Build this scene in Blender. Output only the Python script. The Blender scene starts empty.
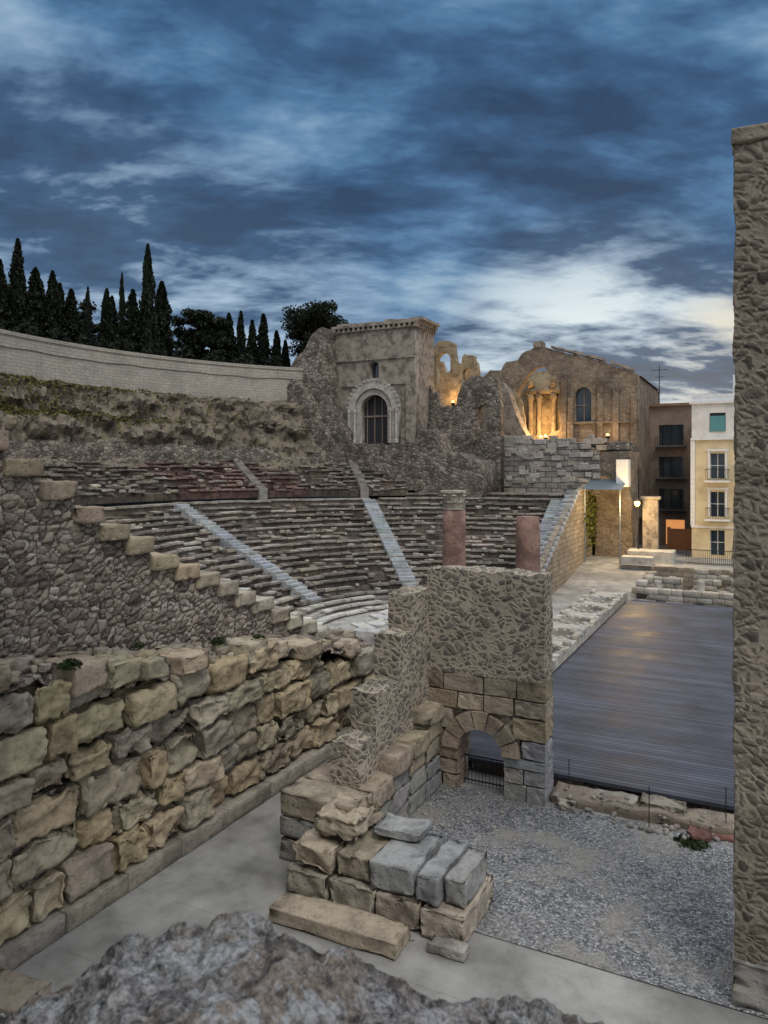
import bpy, math, random, time
import numpy as np
from mathutils import Vector, noise
T0=time.time()
random.seed(7); np.random.seed(7)
scene=bpy.context.scene
R=random.random
def U(a,b): return random.uniform(a,b)
CX,CY=-15.5,42.0
# ------------------------------------------------------------------ materials
class NT:
    def __init__(s,name,rough=0.9,spec=0.25):
        s.m=bpy.data.materials.new(name); s.m.use_nodes=True
        s.t=s.m.node_tree; s.n=s.t.nodes; s.l=s.t.links
        s.b=s.n['Principled BSDF']; s.b.inputs['Roughness'].default_value=rough
        s.b.inputs['Specular IOR Level'].default_value=spec
        s.out=s.n['Material Output']
    def add(s,ty,**kw):
        nd=s.n.new(ty)
        for k,v in kw.items(): setattr(nd,k,v)
        return nd
    def coord(s,scale=(1,1,1)):
        tc=s.add('ShaderNodeTexCoord')
        if scale==(1,1,1): return tc.outputs['Object']
        mp=s.add('ShaderNodeMapping'); mp.inputs['Scale'].default_value=scale
        s.l.new(tc.outputs['Object'],mp.inputs['Vector']); return mp.outputs['Vector']
    def noise(s,vec,scale,detail=5,rough=.6,dist=0):
        n=s.add('ShaderNodeTexNoise'); n.inputs['Scale'].default_value=scale; n.inputs['Detail'].default_value=detail
        n.inputs['Roughness'].default_value=rough; n.inputs['Distortion'].default_value=dist
        s.l.new(vec,n.inputs['Vector']); return n
    def ramp(s,fac,stops):
        r=s.add('ShaderNodeValToRGB'); e=r.color_ramp.elements
        while len(e)<len(stops): e.new(.5)
        for i,(p,c) in enumerate(stops):
            e[i].position=p
            if not hasattr(c,'__len__'): c=(c,c,c)
            e[i].color=(*c,1)
        s.l.new(fac,r.inputs['Fac']); return r.outputs['Color']
    def mix(s,fac,a,b,mode='MIX'):
        m=s.add('ShaderNodeMix',data_type='RGBA',blend_type=mode)
        for i,v in ((0,fac),(6,a),(7,b)):
            if hasattr(v,'is_linked'): s.l.new(v,m.inputs[i])
            elif i==0: m.inputs[0].default_value=v
            else: m.inputs[i].default_value=(*v,1)
        return m.outputs[2]
    def math(s,op,a,b=0.0,c=None):
        m=s.add('ShaderNodeMath',operation=op)
        for i,v in enumerate((a,b) if c is None else (a,b,c)):
            if hasattr(v,'is_linked'): s.l.new(v,m.inputs[i])
            else: m.inputs[i].default_value=v
        return m.outputs[0]
    def color(s,c): s.l.new(c,s.b.inputs['Base Color'])
    def bump(s,h,strength=.6,dist=.05):
        b=s.add('ShaderNodeBump'); b.inputs['Strength'].default_value=strength; b.inputs['Distance'].default_value=dist
        s.l.new(h,b.inputs['Height']); s.l.new(b.outputs['Normal'],s.b.inputs['Normal'])
    def disp(s,h,scale,mid=.5):
        d=s.add('ShaderNodeDisplacement'); d.inputs['Scale'].default_value=scale; d.inputs['Midlevel'].default_value=mid
        s.l.new(h,d.inputs['Height']); s.l.new(d.outputs[0],s.out.inputs['Displacement']); s.m.displacement_method='DISPLACEMENT'

def mat_rubble(name,scale,cols,mortar,mw=.06,bd=.06,disp=None,zs=1.45,dirt=.55,round_=.25,warp=.35,bs=.8,fc=.6):
    s=NT(name,.95,.15); v0=s.coord()
    nv=s.noise(v0,1.7,1); 
    va=s.add('ShaderNodeVectorMath',operation='MULTIPLY_ADD'); s.l.new(nv.outputs['Color'],va.inputs[0]); va.inputs[1].default_value=(warp,)*3; s.l.new(v0,va.inputs[2])
    mp=s.add('ShaderNodeMapping'); mp.inputs['Scale'].default_value=(scale,scale,scale*zs); s.l.new(va.outputs[0],mp.inputs['Vector'])
    f=s.add('ShaderNodeTexVoronoi',feature='F1'); f.inputs['Scale'].default_value=1
    e=s.add('ShaderNodeTexVoronoi',feature='DISTANCE_TO_EDGE'); e.inputs['Scale'].default_value=1
    for q in (f,e): s.l.new(mp.outputs[0],q.inputs['Vector'])
    sep=s.add('ShaderNodeSeparateColor'); s.l.new(f.outputs['Color'],sep.inputs[0])
    n=len(cols); st=s.ramp(sep.outputs[0],[(i/(n-1)*.8+.1,c) for i,c in enumerate(cols)])
    fine=s.noise(v0,13,3,.7); big=s.noise(v0,.45,3,.65)
    rag=s.math('MULTIPLY_ADD',fine.outputs[0],.26,-.13); ee=s.math('ADD',e.outputs['Distance'],rag)
    mwv=s.math('MULTIPLY_ADD',sep.outputs[1],mw*1.9,-mw*.15); ee2=s.math('SUBTRACT',ee,mwv)
    mask=s.ramp(ee2,[(0.0,0),(mw*.6+.015,1)])
    c=s.mix(mask,mortar,st)
    c=s.mix(fc,c,s.ramp(fine.outputs[0],[(.3,.45),(.62,1)]),'MULTIPLY')
    c=s.mix(dirt,c,s.ramp(big.outputs[0],[(.3,(.36,.35,.36)),(.6,(1,1,1))]),'MULTIPLY')
    s.color(c)
    h=s.ramp(ee2,[(0,0),(.06,.5),(round_,1)])
    hh=s.math('MULTIPLY_ADD',fine.outputs[0],.5,h)
    s.bump(hh,bs,bd)
    if disp: s.disp(hh,disp,.8)
    return s.m

def mat_stone(name,base=None,fine=9,bd=.03,dirt=.6,rough=.92,pits=True,disp=None,moss=None,lo=.42,mo=.55):
    s=NT(name,rough,.2); v0=s.coord()
    if base is None:
        a=s.add('ShaderNodeVertexColor',layer_name='Col'); col=a.outputs['Color']
    else:
        col=s.mix(0.0,base,base)
    n1=s.noise(v0,fine,5,.74); n2=s.noise(v0,1.3,3,.65,.4)
    c=s.mix(.8,col,s.ramp(n1.outputs[0],[(.3,lo),(.48,.88),(.7,1)]),'MULTIPLY')
    c=s.mix(dirt,c,s.ramp(n2.outputs[0],[(.36,(.34,.33,.34)),(.56,(1,1,1))]),'MULTIPLY')
    if moss: c=s.mix(s.ramp(n2.outputs[0],[(mo,0),(mo+.11,.5)]),c,moss)
    s.color(c)
    h=n1.outputs[0]
    if pits:
        vo=s.add('ShaderNodeTexVoronoi'); vo.inputs['Scale'].default_value=fine*1.3; s.l.new(v0,vo.inputs['Vector'])
        h=s.math('ADD',h,s.ramp(vo.outputs['Distance'],[(.05,0),(.3,.5)]))
    s.bump(h,.8,bd)
    if disp: s.disp(h,disp,.8)
    return s.m

def mat_brick(name,c1,c2,mortar,bw,bh,ms=.02,bd=.02,dirt=.5):
    s=NT(name,.9,.2); v0=s.coord(); sp=s.add('ShaderNodeSeparateXYZ'); s.l.new(v0,sp.inputs[0])
    xy=s.math('ADD',sp.outputs[0],sp.outputs[1]); cb=s.add('ShaderNodeCombineXYZ'); s.l.new(xy,cb.inputs[0]); s.l.new(sp.outputs[2],cb.inputs[1])
    nz=s.noise(v0,2.5,2); va=s.add('ShaderNodeVectorMath',operation='MULTIPLY_ADD'); s.l.new(nz.outputs['Color'],va.inputs[0]); va.inputs[1].default_value=(ms*3,ms*3,0); s.l.new(cb.outputs[0],va.inputs[2])
    b=s.add('ShaderNodeTexBrick'); b.inputs['Scale'].default_value=1; b.inputs['Brick Width'].default_value=bw; b.inputs['Row Height'].default_value=bh
    b.inputs['Mortar Size'].default_value=ms; b.inputs['Mortar Smooth'].default_value=.3; b.inputs['Bias'].default_value=0
    b.inputs['Color1'].default_value=(*c1,1); b.inputs['Color2'].default_value=(*c2,1); b.inputs['Mortar'].default_value=(*mortar,1)
    s.l.new(va.outputs[0],b.inputs['Vector'])
    n1=s.noise(v0,5,4,.7); n2=s.noise(v0,.5,3,.6)
    c=s.mix(.6,b.outputs['Color'],s.ramp(n1.outputs[0],[(.3,.45),(.65,1)]),'MULTIPLY')
    c=s.mix(dirt,c,s.ramp(n2.outputs[0],[(.35,.4),(.6,1)]),'MULTIPLY'); s.color(c)
    h=s.math('MULTIPLY_ADD',b.outputs['Fac'],-1,s.math('MULTIPLY',n1.outputs[0],.8)); s.bump(h,.7,bd); return s.m

def mat_plain(name,c,rough=.6,spec=.3,metal=0,var=.3,sc=4,bd=.01):
    s=NT(name,rough,spec); v0=s.coord(); n=s.noise(v0,sc,3); s.b.inputs['Metallic'].default_value=metal
    s.color(s.mix(var,c,s.ramp(n.outputs[0],[(.3,.4),(.65,1)]),'MULTIPLY')); s.bump(n.outputs[0],.3,bd); return s.m
def mat_emit(name,c,st):
    s=NT(name); s.b.inputs['Base Color'].default_value=(*c,1); s.b.inputs['Emission Color'].default_value=(*c,1); s.b.inputs['Emission Strength'].default_value=st; return s.m

M={}
M['ashlar']=mat_stone('weathered_ashlar',fine=4.5,bd=.055,dirt=.55,moss=(.21,.19,.12),mo=.60)
M['ashlar_far']=mat_stone('weathered_ashlar_far',fine=3,bd=.05,dirt=.4)
M['seat']=mat_stone('seat_stone',fine=2.4,bd=.07,dirt=.75,pits=False)
M['rubble_near']=mat_rubble('rubble_analemma',3.5,[(.17,.14,.125),(.31,.26,.215),(.42,.365,.30),(.26,.225,.20),(.48,.43,.37)],(.12,.10,.09),.035,.045,disp=.08,round_=.28)
M['rubble_block']=mat_rubble('rubble_concrete_core',3.6,[(.17,.148,.13),(.25,.215,.18),(.205,.18,.155),(.30,.265,.22)],(.47,.415,.33),.11,.015,disp=.025,dirt=.4,zs=1.6,warp=.5,bs=.7,fc=.5)
M['rubble_pillar']=mat_rubble('rubble_pillar',3.9,[(.13,.113,.095),(.24,.20,.16),(.175,.15,.125),(.32,.275,.225)],(.345,.30,.24),.09,.018,disp=.025,dirt=.5,zs=1.6,warp=.5,bs=.7,fc=.55)
M['rubble_far']=mat_rubble('rubble_far',2.3,[(.15,.13,.115),(.30,.26,.215),(.43,.38,.32),(.23,.2,.18)],(.13,.115,.10),.04,.08,dirt=.75,zs=1.5)
M['church']=mat_rubble('church_masonry',2.6,[(.22,.18,.14),(.29,.24,.185),(.35,.295,.23),(.25,.205,.16)],(.25,.205,.16),.04,.04,dirt=.75,zs=1.6)
M['rock']=mat_stone('rock_face',(.25,.215,.17),fine=1.3,bd=.4,dirt=.85,moss=(.17,.145,.06),lo=.2)
M['parapet']=mat_brick('parapet_blocks',(.48,.45,.39),(.42,.39,.35),(.33,.31,.27),.9,.28,.02,.02,.3)
M['course']=mat_brick('grey_coursed_stone',(.46,.43,.38),(.27,.25,.23),(.13,.12,.11),1.3,.55,.05,.12,.75)
M['course_warm']=mat_brick('tan_coursed_stone',(.40,.345,.27),(.29,.245,.19),(.2,.17,.14),.9,.42,.03,.05,.5)
M['facade']=mat_stone('gate_plaster',(.35,.305,.255),fine=1.5,bd=.08,dirt=.8,pits=False)
M['facade_light']=mat_stone('gate_limestone',(.50,.47,.42),fine=2,bd=.04,dirt=.5,pits=False)
M['ochre']=mat_stone('ochre_sandstone',(.40,.32,.21),fine=1.8,bd=.10,dirt=.65)
M['marble']=mat_stone('pale_marble',fine=3,bd=.02,dirt=.45,pits=False)
M['pink']=mat_stone('pink_travertine_column',(.37,.235,.195),fine=4,bd=.04,dirt=.65)
M['dark']=mat_plain('dark_door_wood',(.03,.03,.035),.5)
M['pit']=mat_plain('pit_shade',(.05,.045,.045),.9)  # shade of the niche hollows put into the colour
M['glass']=mat_plain('window_glass',(.03,.05,.07),.08,.6,0,.1)
M['metal']=mat_plain('black_iron',(.03,.03,.035),.5,.4,.6)
M['zinc']=mat_plain('corrugated_zinc',(.22,.27,.32),.45,.4,.5)
M['white']=mat_plain('white_paint',(.75,.75,.75),.6)
M['cream']=mat_plain('cream_plaster',(.66,.56,.37),.85,.2,0,.35,1.2)
M['whitewall']=mat_plain('white_plaster',(.72,.71,.69),.85,.2,0,.35,1.2)
M['brown']=mat_plain('brown_plaster',(.26,.205,.17),.85,.2,0,.5,.8)
M['teal']=mat_plain('teal_shutter',(.10,.28,.30),.6)
M['orange']=mat_plain('orange_render',(.50,.22,.10),.8)
M['tile']=mat_plain('roof_tile',(.24,.15,.11),.85,.2,0,.6,2)
M['bark']=mat_plain('bark',(.07,.05,.04),.9,.1,0,.5,6,.03)
M['lamp']=mat_emit('lamp_glow',(1,.62,.20),2.6)
M['warmwin']=mat_emit('lit_window',(1,.42,.14),.6)
s=NT('foliage',.7,.15); oi=s.add('ShaderNodeVertexColor',layer_name='Col'); s.color(oi.outputs[0]); M['leaf']=s.m
# pavement
s=NT('pale_concrete',.85,.25); v=s.coord(); n1=s.noise(v,1.1,4,.65); n2=s.noise(v,30,2); n3=s.noise(v,.35,3)
sp=s.add('ShaderNodeSeparateXYZ'); s.l.new(v,sp.inputs[0])
jy=s.math('ABSOLUTE',s.math('SUBTRACT',s.math('FRACT',s.math('MULTIPLY',sp.outputs[1],.4)),.5)); jm=s.ramp(jy,[(.0,.55),(.006,1)])
c=s.ramp(n1.outputs[0],[(.3,(.29,.285,.27)),(.5,(.41,.405,.385)),(.7,(.49,.485,.46))]); c=s.mix(.7,c,jm,'MULTIPLY'); c=s.mix(.35,c,n2.outputs[0],'MULTIPLY'); c=s.mix(.8,c,s.ramp(n3.outputs[0],[(.35,.5),(.6,1)]),'MULTIPLY')
s.color(c); s.bump(n1.outputs[0],.3,.01); M['concrete']=s.m
# gravel
s=NT('gravel',.95,.15); v=s.coord(); vo=s.add('ShaderNodeTexVoronoi'); vo.inputs['Scale'].default_value=21; s.l.new(v,vo.inputs['Vector'])
sp=s.add('ShaderNodeSeparateColor'); s.l.new(vo.outputs['Color'],sp.inputs[0]); n1=s.noise(v,.55,5,.65); 
c=s.ramp(sp.outputs[0],[(.05,(.085,.087,.095)),(.4,(.18,.185,.195)),(.8,(.29,.295,.305)),(.95,(.45,.45,.45))])
c=s.mix(s.ramp(n1.outputs[0],[(.50,0),(.64,.75)]),c,(.31,.29,.255)); c=s.mix(.6,c,s.ramp(n1.outputs[0],[(.3,.5),(.5,1)]),'MULTIPLY'); s.color(c)
s.bump(vo.outputs['Distance'],.9,-.04); M['gravel']=s.m
# deck
s=NT('stage_deck_boards',.6,.25); v=s.coord(); sp=s.add('ShaderNodeSeparateXYZ'); s.l.new(v,sp.inputs[0])
py=s.math('MULTIPLY',sp.outputs[1],1/.24); fl=s.math('FLOOR',py); fr=s.math('FRACT',py)
wn=s.add('ShaderNodeTexWhiteNoise',noise_dimensions='1D'); s.l.new(fl,wn.inputs['W'])
g=s.ramp(s.math('ABSOLUTE',s.math('SUBTRACT',fr,.5)),[(.36,1),(.46,.05)])
n1=s.noise(s.coord((.5,3,1)),2.2,4,.65); n2=s.noise(v,.35,4,.6)
c=s.ramp(wn.outputs['Value'],[(0,(.075,.083,.112)),(1,(.12,.132,.17))]); c=s.mix(.8,c,g,'MULTIPLY'); c=s.mix(.6,c,s.ramp(n1.outputs[0],[(.3,.55),(.6,1)]),'MULTIPLY'); c=s.mix(.8,c,s.ramp(n2.outputs[0],[(.35,.5),(.6,1)]),'MULTIPLY')
s.color(c); s.bump(g,.6,.02); s.l.new(s.ramp(n2.outputs[0],[(.35,.42),(.6,.6)]),s.b.inputs['Roughness']); M['deck']=s.m
# earth / grass
s=NT('earth_ground',.98,.1); v=s.coord(); n1=s.noise(v,.6,5,.7)
c=s.ramp(n1.outputs[0],[(.35,(.18,.15,.11)),(.5,(.24,.2,.155)),(.68,(.09,.10,.045))]); s.color(c); s.bump(n1.outputs[0],.8,.15); M['earth']=s.m
s=NT('grass_hill',.98,.1); v=s.coord(); n1=s.noise(v,2.8,5,.7)
c=s.ramp(n1.outputs[0],[(.35,(.02,.028,.012)),(.6,(.05,.06,.025))]); s.color(c); s.bump(n1.outputs[0],.8,.2); M['grass']=s.m
# foreground rock
s=NT('lichen_rock',.9,.2); v=s.coord(); n1=s.noise(v,3,5,.75,.3); n2=s.noise(v,19,5,.8); n3=s.noise(v,6.5,4,.75,.8); n4=s.noise(v,55,3,.7)
c=s.ramp(n2.outputs[0],[(.33,(.06,.06,.065)),(.42,(.175,.172,.178)),(.52,(.30,.297,.305)),(.66,(.44,.437,.435))])
c=s.mix(s.ramp(n1.outputs[0],[(.46,0),(.58,.7)]),c,(.25,.20,.16)); c=s.mix(s.ramp(n3.outputs[0],[(.53,0),(.59,.75)]),c,(.42,.45,.48)); c=s.mix(s.ramp(n3.outputs[0],[(.37,.8),(.45,0)]),c,(.07,.066,.07))
c=s.mix(.7,c,s.ramp(n2.outputs[0],[(.36,.3),(.50,1)]),'MULTIPLY'); c=s.mix(.7,c,s.ramp(n4.outputs[0],[(.38,.35),(.55,1)]),'MULTIPLY')
s.color(c); h=s.math('ADD',n3.outputs[0],s.math('MULTIPLY',n2.outputs[0],.8)); s.bump(s.math('ADD',h,s.math('MULTIPLY',n4.outputs[0],.35)),.9,.03); s.disp(h,.05,.9); M['fgrock']=s.m

# ------------------------------------------------------------------ mesh builder
class MB:
    def __init__(s): s.v=[]; s.f=[]; s.c=[]; s.mi=[]; s.n=0
    def add(s,V,F,col=(.3,.25,.2),mi=0):
        V=np.asarray(V,float).reshape(-1,3); s.v.append(V); s.f+= [tuple(i+s.n for i in f) for f in F]; s.mi+=[mi]*len(F)
        s.c.append(np.tile(np.array([*col,1.0]),(len(V),1))); s.n+=len(V)
    def build(s,name,mats,smooth=False,parent=None):
        me=bpy.data.meshes.new(name); V=np.concatenate(s.v); me.from_pydata(V.tolist(),[],s.f)
        if not isinstance(mats,(list,tuple)): mats=[mats]
        for m in mats: me.materials.append(M[m])
        me.polygons.foreach_set('material_index',s.mi)
        a=me.color_attributes.new('Col','FLOAT_COLOR','POINT'); a.data.foreach_set('color',np.concatenate(s.c).ravel())
        if smooth: me.polygons.foreach_set('use_smooth',[True]*len(me.polygons))
        me.update(); o=bpy.data.objects.new(name,me); scene.collection.objects.link(o)
        if parent: o.parent=parent
        return o
def empty(name):
    e=bpy.data.objects.new(name,None); scene.collection.objects.link(e); return e
_tc={}
def tcube(n):
    if n in _tc: return _tc[n]
    idx={}; V=[]; F=[]
    def vi(k):
        if k not in idx: idx[k]=len(V); V.append(k)
        return idx[k]
    for ax in range(3):
        for sd in (0,n):
            for i in range(n):
                for j in range(n):
                    q=[]
                    for a,b in ((i,j),(i+1,j),(i+1,j+1),(i,j+1)):
                        p=[0,0,0]; p[ax]=sd; p[(ax+1)%3]=a; p[(ax+2)%3]=b; q.append(vi(tuple(p)))
                    F.append(tuple(q) if sd else tuple(q[::-1]))
    _tc[n]=(np.array(V),F); return _tc[n]
def nvec(P,freq,off=0.0): return np.array([noise.noise_vector(Vector(p)) for p in (P*freq+off)])
def rbox(mb,x0,x1,y0,y1,z0,z1,col=(.3,.25,.2),rr=.05,n=4,amp=.03,freq=1.6,rot=0,tilt=0,mi=0,ero=0):
    T,F=tcube(n); h=np.array([(x1-x0)/2,(y1-y0)/2,(z1-z0)/2]); c=np.array([(x0+x1)/2,(y0+y1)/2,(z0+z1)/2])
    rr=min(rr,h.min()*.9); P=np.zeros(T.shape)
    for a in range(3):
        kn=np.concatenate([[-h[a]],np.linspace(-(h[a]-rr),h[a]-rr,n-1),[h[a]]]) if n>2 else np.linspace(-h[a],h[a],n+1)
        P[:,a]=kn[T[:,a]]
    inn=np.clip(P,-(h-rr),h-rr); d=P-inn; L=np.linalg.norm(d,axis=1,keepdims=True); L[L==0]=1
    P=inn+d/L*rr*np.where((np.abs(d)>1e-9).sum(1,keepdims=True)>1,.8,1.0)
    nrm=d/L
    if ero:
        W_=P+c; sd=U(0,50); e=np.array([abs(noise.noise(Vector(p*1.5+sd)))*1.4+max(0,noise.noise(Vector(p*4.3+9)))*.7+.4*max(0,noise.noise(Vector(p*10.+3))) for p in W_]); P=P-nrm*(e*ero)[:,None]
    if rot or tilt:
        cr,sr=math.cos(rot),math.sin(rot); P=P@np.array([[cr,sr,0],[-sr,cr,0],[0,0,1]])
        ct,stt=math.cos(tilt),math.sin(tilt); P=P@np.array([[1,0,0],[0,ct,stt],[0,-stt,ct]])
    P=P+c
    if amp: P=P+nvec(P,freq)*amp+nvec(P,freq*3.7,5)*amp*.4
    mb.add(P,F,col,mi)
BF=[(0,3,2,1),(4,5,6,7),(0,1,5,4),(1,2,6,5),(2,3,7,6),(3,0,4,7)]
def box(mb,x0,x1,y0,y1,z0,z1,col=(.3,.25,.2),mi=0):
    mb.add([(x0,y0,z0),(x1,y0,z0),(x1,y1,z0),(x0,y1,z0),(x0,y0,z1),(x1,y0,z1),(x1,y1,z1),(x0,y1,z1)],BF,col,mi)
def dbox(mb,x0,x1,y0,y1,z0,z1,res=.08,amp=.0,mi=0,top=0):
    nx=max(1,round((x1-x0)/res)); ny=max(1,round((y1-y0)/res)); nz=max(1,round((z1-z0)/res)); N=(nx,ny,nz); lo=(x0,y0,z0); hi=(x1,y1,z1)
    idx={}; V=[]; F=[]
    def vi(k):
        if k not in idx:
            idx[k]=len(V); V.append([lo[a]+(hi[a]-lo[a])*k[a]/N[a] for a in range(3)])
        return idx[k]
    for ax in range(3):
        b,c=(ax+1)%3,(ax+2)%3
        for sd in (0,N[ax]):
            if ax==2 and sd==0: continue
            for i in range(N[b]):
                for j in range(N[c]):
                    q=[]
                    for a_,b_ in ((i,j),(i+1,j),(i+1,j+1),(i,j+1)):
                        k=[0,0,0]; k[ax]=sd; k[b]=a_; k[c]=b_; q.append(vi(tuple(k)))
                    F.append(tuple(q) if sd else tuple(q[::-1]))
    V=np.array(V)
    if top:
        for v in V:
            if v[2]>z1-.3: v[2]+=top*noise.noise(Vector((v[0]*3.1,v[1]*3.1,z1)))*(1-(z1-v[2])/.3)
    if amp: V=V+nvec(V,1.3)*amp
    mb.add(V,F,(.3,.25,.2),mi)
def poly_mesh(name,outer,holes,y0,y1,mat,parent=None,axis='y'):
    cu=bpy.data.curves.new(name+'_c','CURVE'); cu.dimensions='2D'; cu.fill_mode='BOTH'; cu.extrude=abs(y1-y0)/2
    for pts in [outer]+list(holes):
        sp=cu.splines.new('POLY'); sp.points.add(len(pts)-1); sp.use_cyclic_u=True
        for i,p in enumerate(pts): sp.points[i].co=(p[0],p[1],0,1)
    o=bpy.data.objects.new(name+'_c',cu); scene.collection.objects.link(o); dg=bpy.context.evaluated_depsgraph_get(); dg.update()
    me=bpy.data.meshes.new_from_object(o.evaluated_get(dg)); bpy.data.objects.remove(o)
    ym=(y0+y1)/2
    for v in me.vertices:
        x,y,z=v.co
        v.co=(x,ym-z,y) if axis=='y' else (ym+z,x,y)
    me.name=name; me.materials.clear(); me.materials.append(M[mat]); me.polygons.foreach_set('material_index',[0]*len(me.polygons))
    ob=bpy.data.objects.new(name,me); scene.collection.objects.link(ob)
    if parent: ob.parent=parent
    return ob
def rag(pts,amp=.25,step=.5):
    out=[]; zb=min(p[1] for p in pts)
    for i in range(len(pts)):
        a=pts[i]; b=pts[(i+1)%len(pts)]; L=math.hypot(b[0]-a[0],b[1]-a[1]); out.append(a)
        if min(a[1],b[1])<=zb+.01: continue
        n=int(L/step)
        for k in range(1,n):
            t=k/n; out.append((a[0]+(b[0]-a[0])*t+U(-amp,amp)*.6,a[1]+(b[1]-a[1])*t+U(-amp,amp)))
    return out
def arch(xc,w,z0,zs,n=12):
    r=w/2; return [(xc-r,z0),(xc+r,z0)]+[(xc+r*math.cos(t),zs+r*math.sin(t)) for t in [math.pi*k/n for k in range(n+1)]]
def tube(mb,pts,rad,seg=8,col=(.1,.1,.1),mi=0):
    V=[];F=[]
    for i,p in enumerate(pts):
        p=Vector(p); d=(Vector(pts[min(i+1,len(pts)-1)])-Vector(pts[max(i-1,0)])).normalized()
        a=d.orthogonal().normalized(); b=d.cross(a)
        for k in range(seg):
            t=2*math.pi*k/seg; V.append(p+(a*math.cos(t)+b*math.sin(t))*rad[i])
    for i in range(len(pts)-1):
        for k in range(seg):
            k2=(k+1)%seg; F.append((i*seg+k,i*seg+k2,(i+1)*seg+k2,(i+1)*seg+k))
    F.append(tuple(range(seg))[::-1]); F.append(tuple((len(pts)-1)*seg+k for k in range(seg)))
    mb.add([tuple(q) for q in V],F,col,mi)
def lathe(mb,cx,cy,prof,seg=24,amp=0,mi=0,col=(.3,.25,.2)):
    V=[];F=[]
    for r,z in prof:
        for k in range(seg):
            t=2*math.pi*k/seg; p=Vector((cx+r*math.cos(t),cy+r*math.sin(t),z))
            if amp: p+=noise.noise_vector(p*2.2)*amp
            V.append(tuple(p))
    for i in range(len(prof)-1):
        for k in range(seg):
            k2=(k+1)%seg; F.append((i*seg+k,i*seg+k2,(i+1)*seg+k2,(i+1)*seg+k))
    F.append(tuple((len(prof)-1)*seg+k for k in range(seg))); mb.add(V,F,col,mi)
def sheet(name,x0,x1,y0,y1,z,mat,res=None,amp=0):
    mb=MB(); nx=ny=1
    if res: nx=max(1,int((x1-x0)/res)); ny=max(1,int((y1-y0)/res))
    V=[]
    for j in range(ny+1):
        for i in range(nx+1):
            x=x0+(x1-x0)*i/nx; y=y0+(y1-y0)*j/ny; V.append((x,y,z+(noise.noise(Vector((x*.7,y*.7,0)))*amp if amp else 0)))
    F=[(j*(nx+1)+i,j*(nx+1)+i+1,(j+1)*(nx+1)+i+1,(j+1)*(nx+1)+i) for j in range(ny) for i in range(nx)]
    mb.add(V,F); return mb.build(name,mat)
def interp(x,pts):
    xs=[p[0] for p in pts]; ys=[p[1] for p in pts]; return float(np.interp(x,xs,ys))
def vc(c,v=.18):
    k=1+U(-v,v); return (c[0]*k*U(.95,1.05),c[1]*k,c[2]*k*U(.93,1.07))

# ------------------------------------------------------------------ ground
sheet('ground',-900,900,-300,1800,-.56,'earth')
sheet('courtyard_pavement',-14.6,7,-2,28.4,-.5,'concrete')
sheet('gravel_yard',-9.5,6.8,15.9,23.0,-.475,'gravel',.25,.015)
# ------------------------------------------------------------------ foreground rock wall
mb=MB(); V=[];F=[]
fw=(-.454,.891); rt=(.891,.454)
ridge=[(-1.6,8.3),(-1.15,8.36),(-.98,8.50),(-.76,8.61),(-.56,8.665),(-.35,8.64),(-.18,8.57),(.05,8.51),(.28,8.45),(.5,8.44),(.68,8.33),(.8,8.15),(1.6,8.0)]
NS,ND=360,180
for j in range(ND+1):
    for i in range(NS+1):
        r=-1.7+3.1*i/NS; t=j/ND
        if t<.8: d=.7+1.5*(t/.8); z=interp(r,ridge)+.03*math.sin(d*5)+.10*max(0,(1.5-d))
        else: d=2.2+.25*((t-.8)/.2)**.6; z=interp(r,ridge)-((t-.8)/.2)**1.7*9.2
        p=Vector((rt[0]*r+fw[0]*d,rt[1]*r+fw[1]*d,z))
        k=noise.fractal(p*2.6,1.0,2.1,6)
        cell=noise.voronoi(p*7.0+noise.noise_vector(p*4)*.35)[0]; 
        p.z+=.05*k+.035*noise.noise(p*6)+.07*(min(.4,cell[1]-cell[0])-.2)
        off=noise.noise_vector(p*3)*.05; V.append((p.x+off.x,p.y+off.y,p.z+off.z))
for j in range(ND):
    for i in range(NS):
        a=j*(NS+1)+i; F.append((a,a+1,a+NS+2,a+NS+1))
mb.add(V,F); mb.build('rock_wall_top','fgrock',True)

# ------------------------------------------------------------------ left ashlar wall
TAN=[(.51,.425,.295),(.48,.395,.265),(.45,.38,.28),(.40,.345,.265),(.53,.45,.32),(.47,.38,.245),(.37,.32,.255),(.50,.42,.285)]
TOP=[(5,6.3),(10.1,5.6),(12.7,5.15),(18,4.3),(24,3.35),(27.4,2.8)]
wall=empty('ashlar_wall')
mb=MB(); z=-.5; k=0
while z<6.2:
    hh=.5 if k==0 else U(.74,.96); y=5.0+U(0,.9)
    while y<27.2:
        L=U(1.3,2.2) if k==0 else U(.8,1.9); y1=min(y+L,27.4)
        tz=interp((y+y1)/2,TOP)
        if z+hh*.55<tz+U(-.3,.25):
            if k==0: rbox(mb,-14.9,-13.95+U(-.02,.02),y+.01,y1-.01,z,z+hh,vc((.38,.34,.28),.1),.03,5,.015,ero=.02)
            else:
                pr=U(-.2,.14); dz=U(-.06,.06)
                rbox(mb,-14.95,-14.06+pr,y-.01,y1+.01,z-.005+(dz if k>1 else 0),z+hh+.005+dz,vc(random.choice(TAN),.15),U(.07,.17),15 if y<22 else 9,U(.04,.09),1.2,U(-.05,.05),U(-.02,.02),ero=U(.12,.34))
        y=y1
    z+=hh; k+=1
mb.build('blocks','ashlar',True,wall)
mb=MB()
for (y0,y1,z0,z1) in [(11.9,12.95,4.75,5.5),(12.98,14.0,4.6,5.25),(14.1,14.9,4.55,5.1),(15.4,16.5,4.35,4.9),(18.4,19.5,3.95,4.6),(19.6,20.6,3.8,4.35),(21.4,22.6,3.4,3.95)]:
    rbox(mb,-15.3,-13.98+U(-.08,.1),y0,y1,z0,z1,vc((.50,.43,.32),.1),.04,10,.03,1.5,U(-.06,.06),ero=.09)
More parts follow.
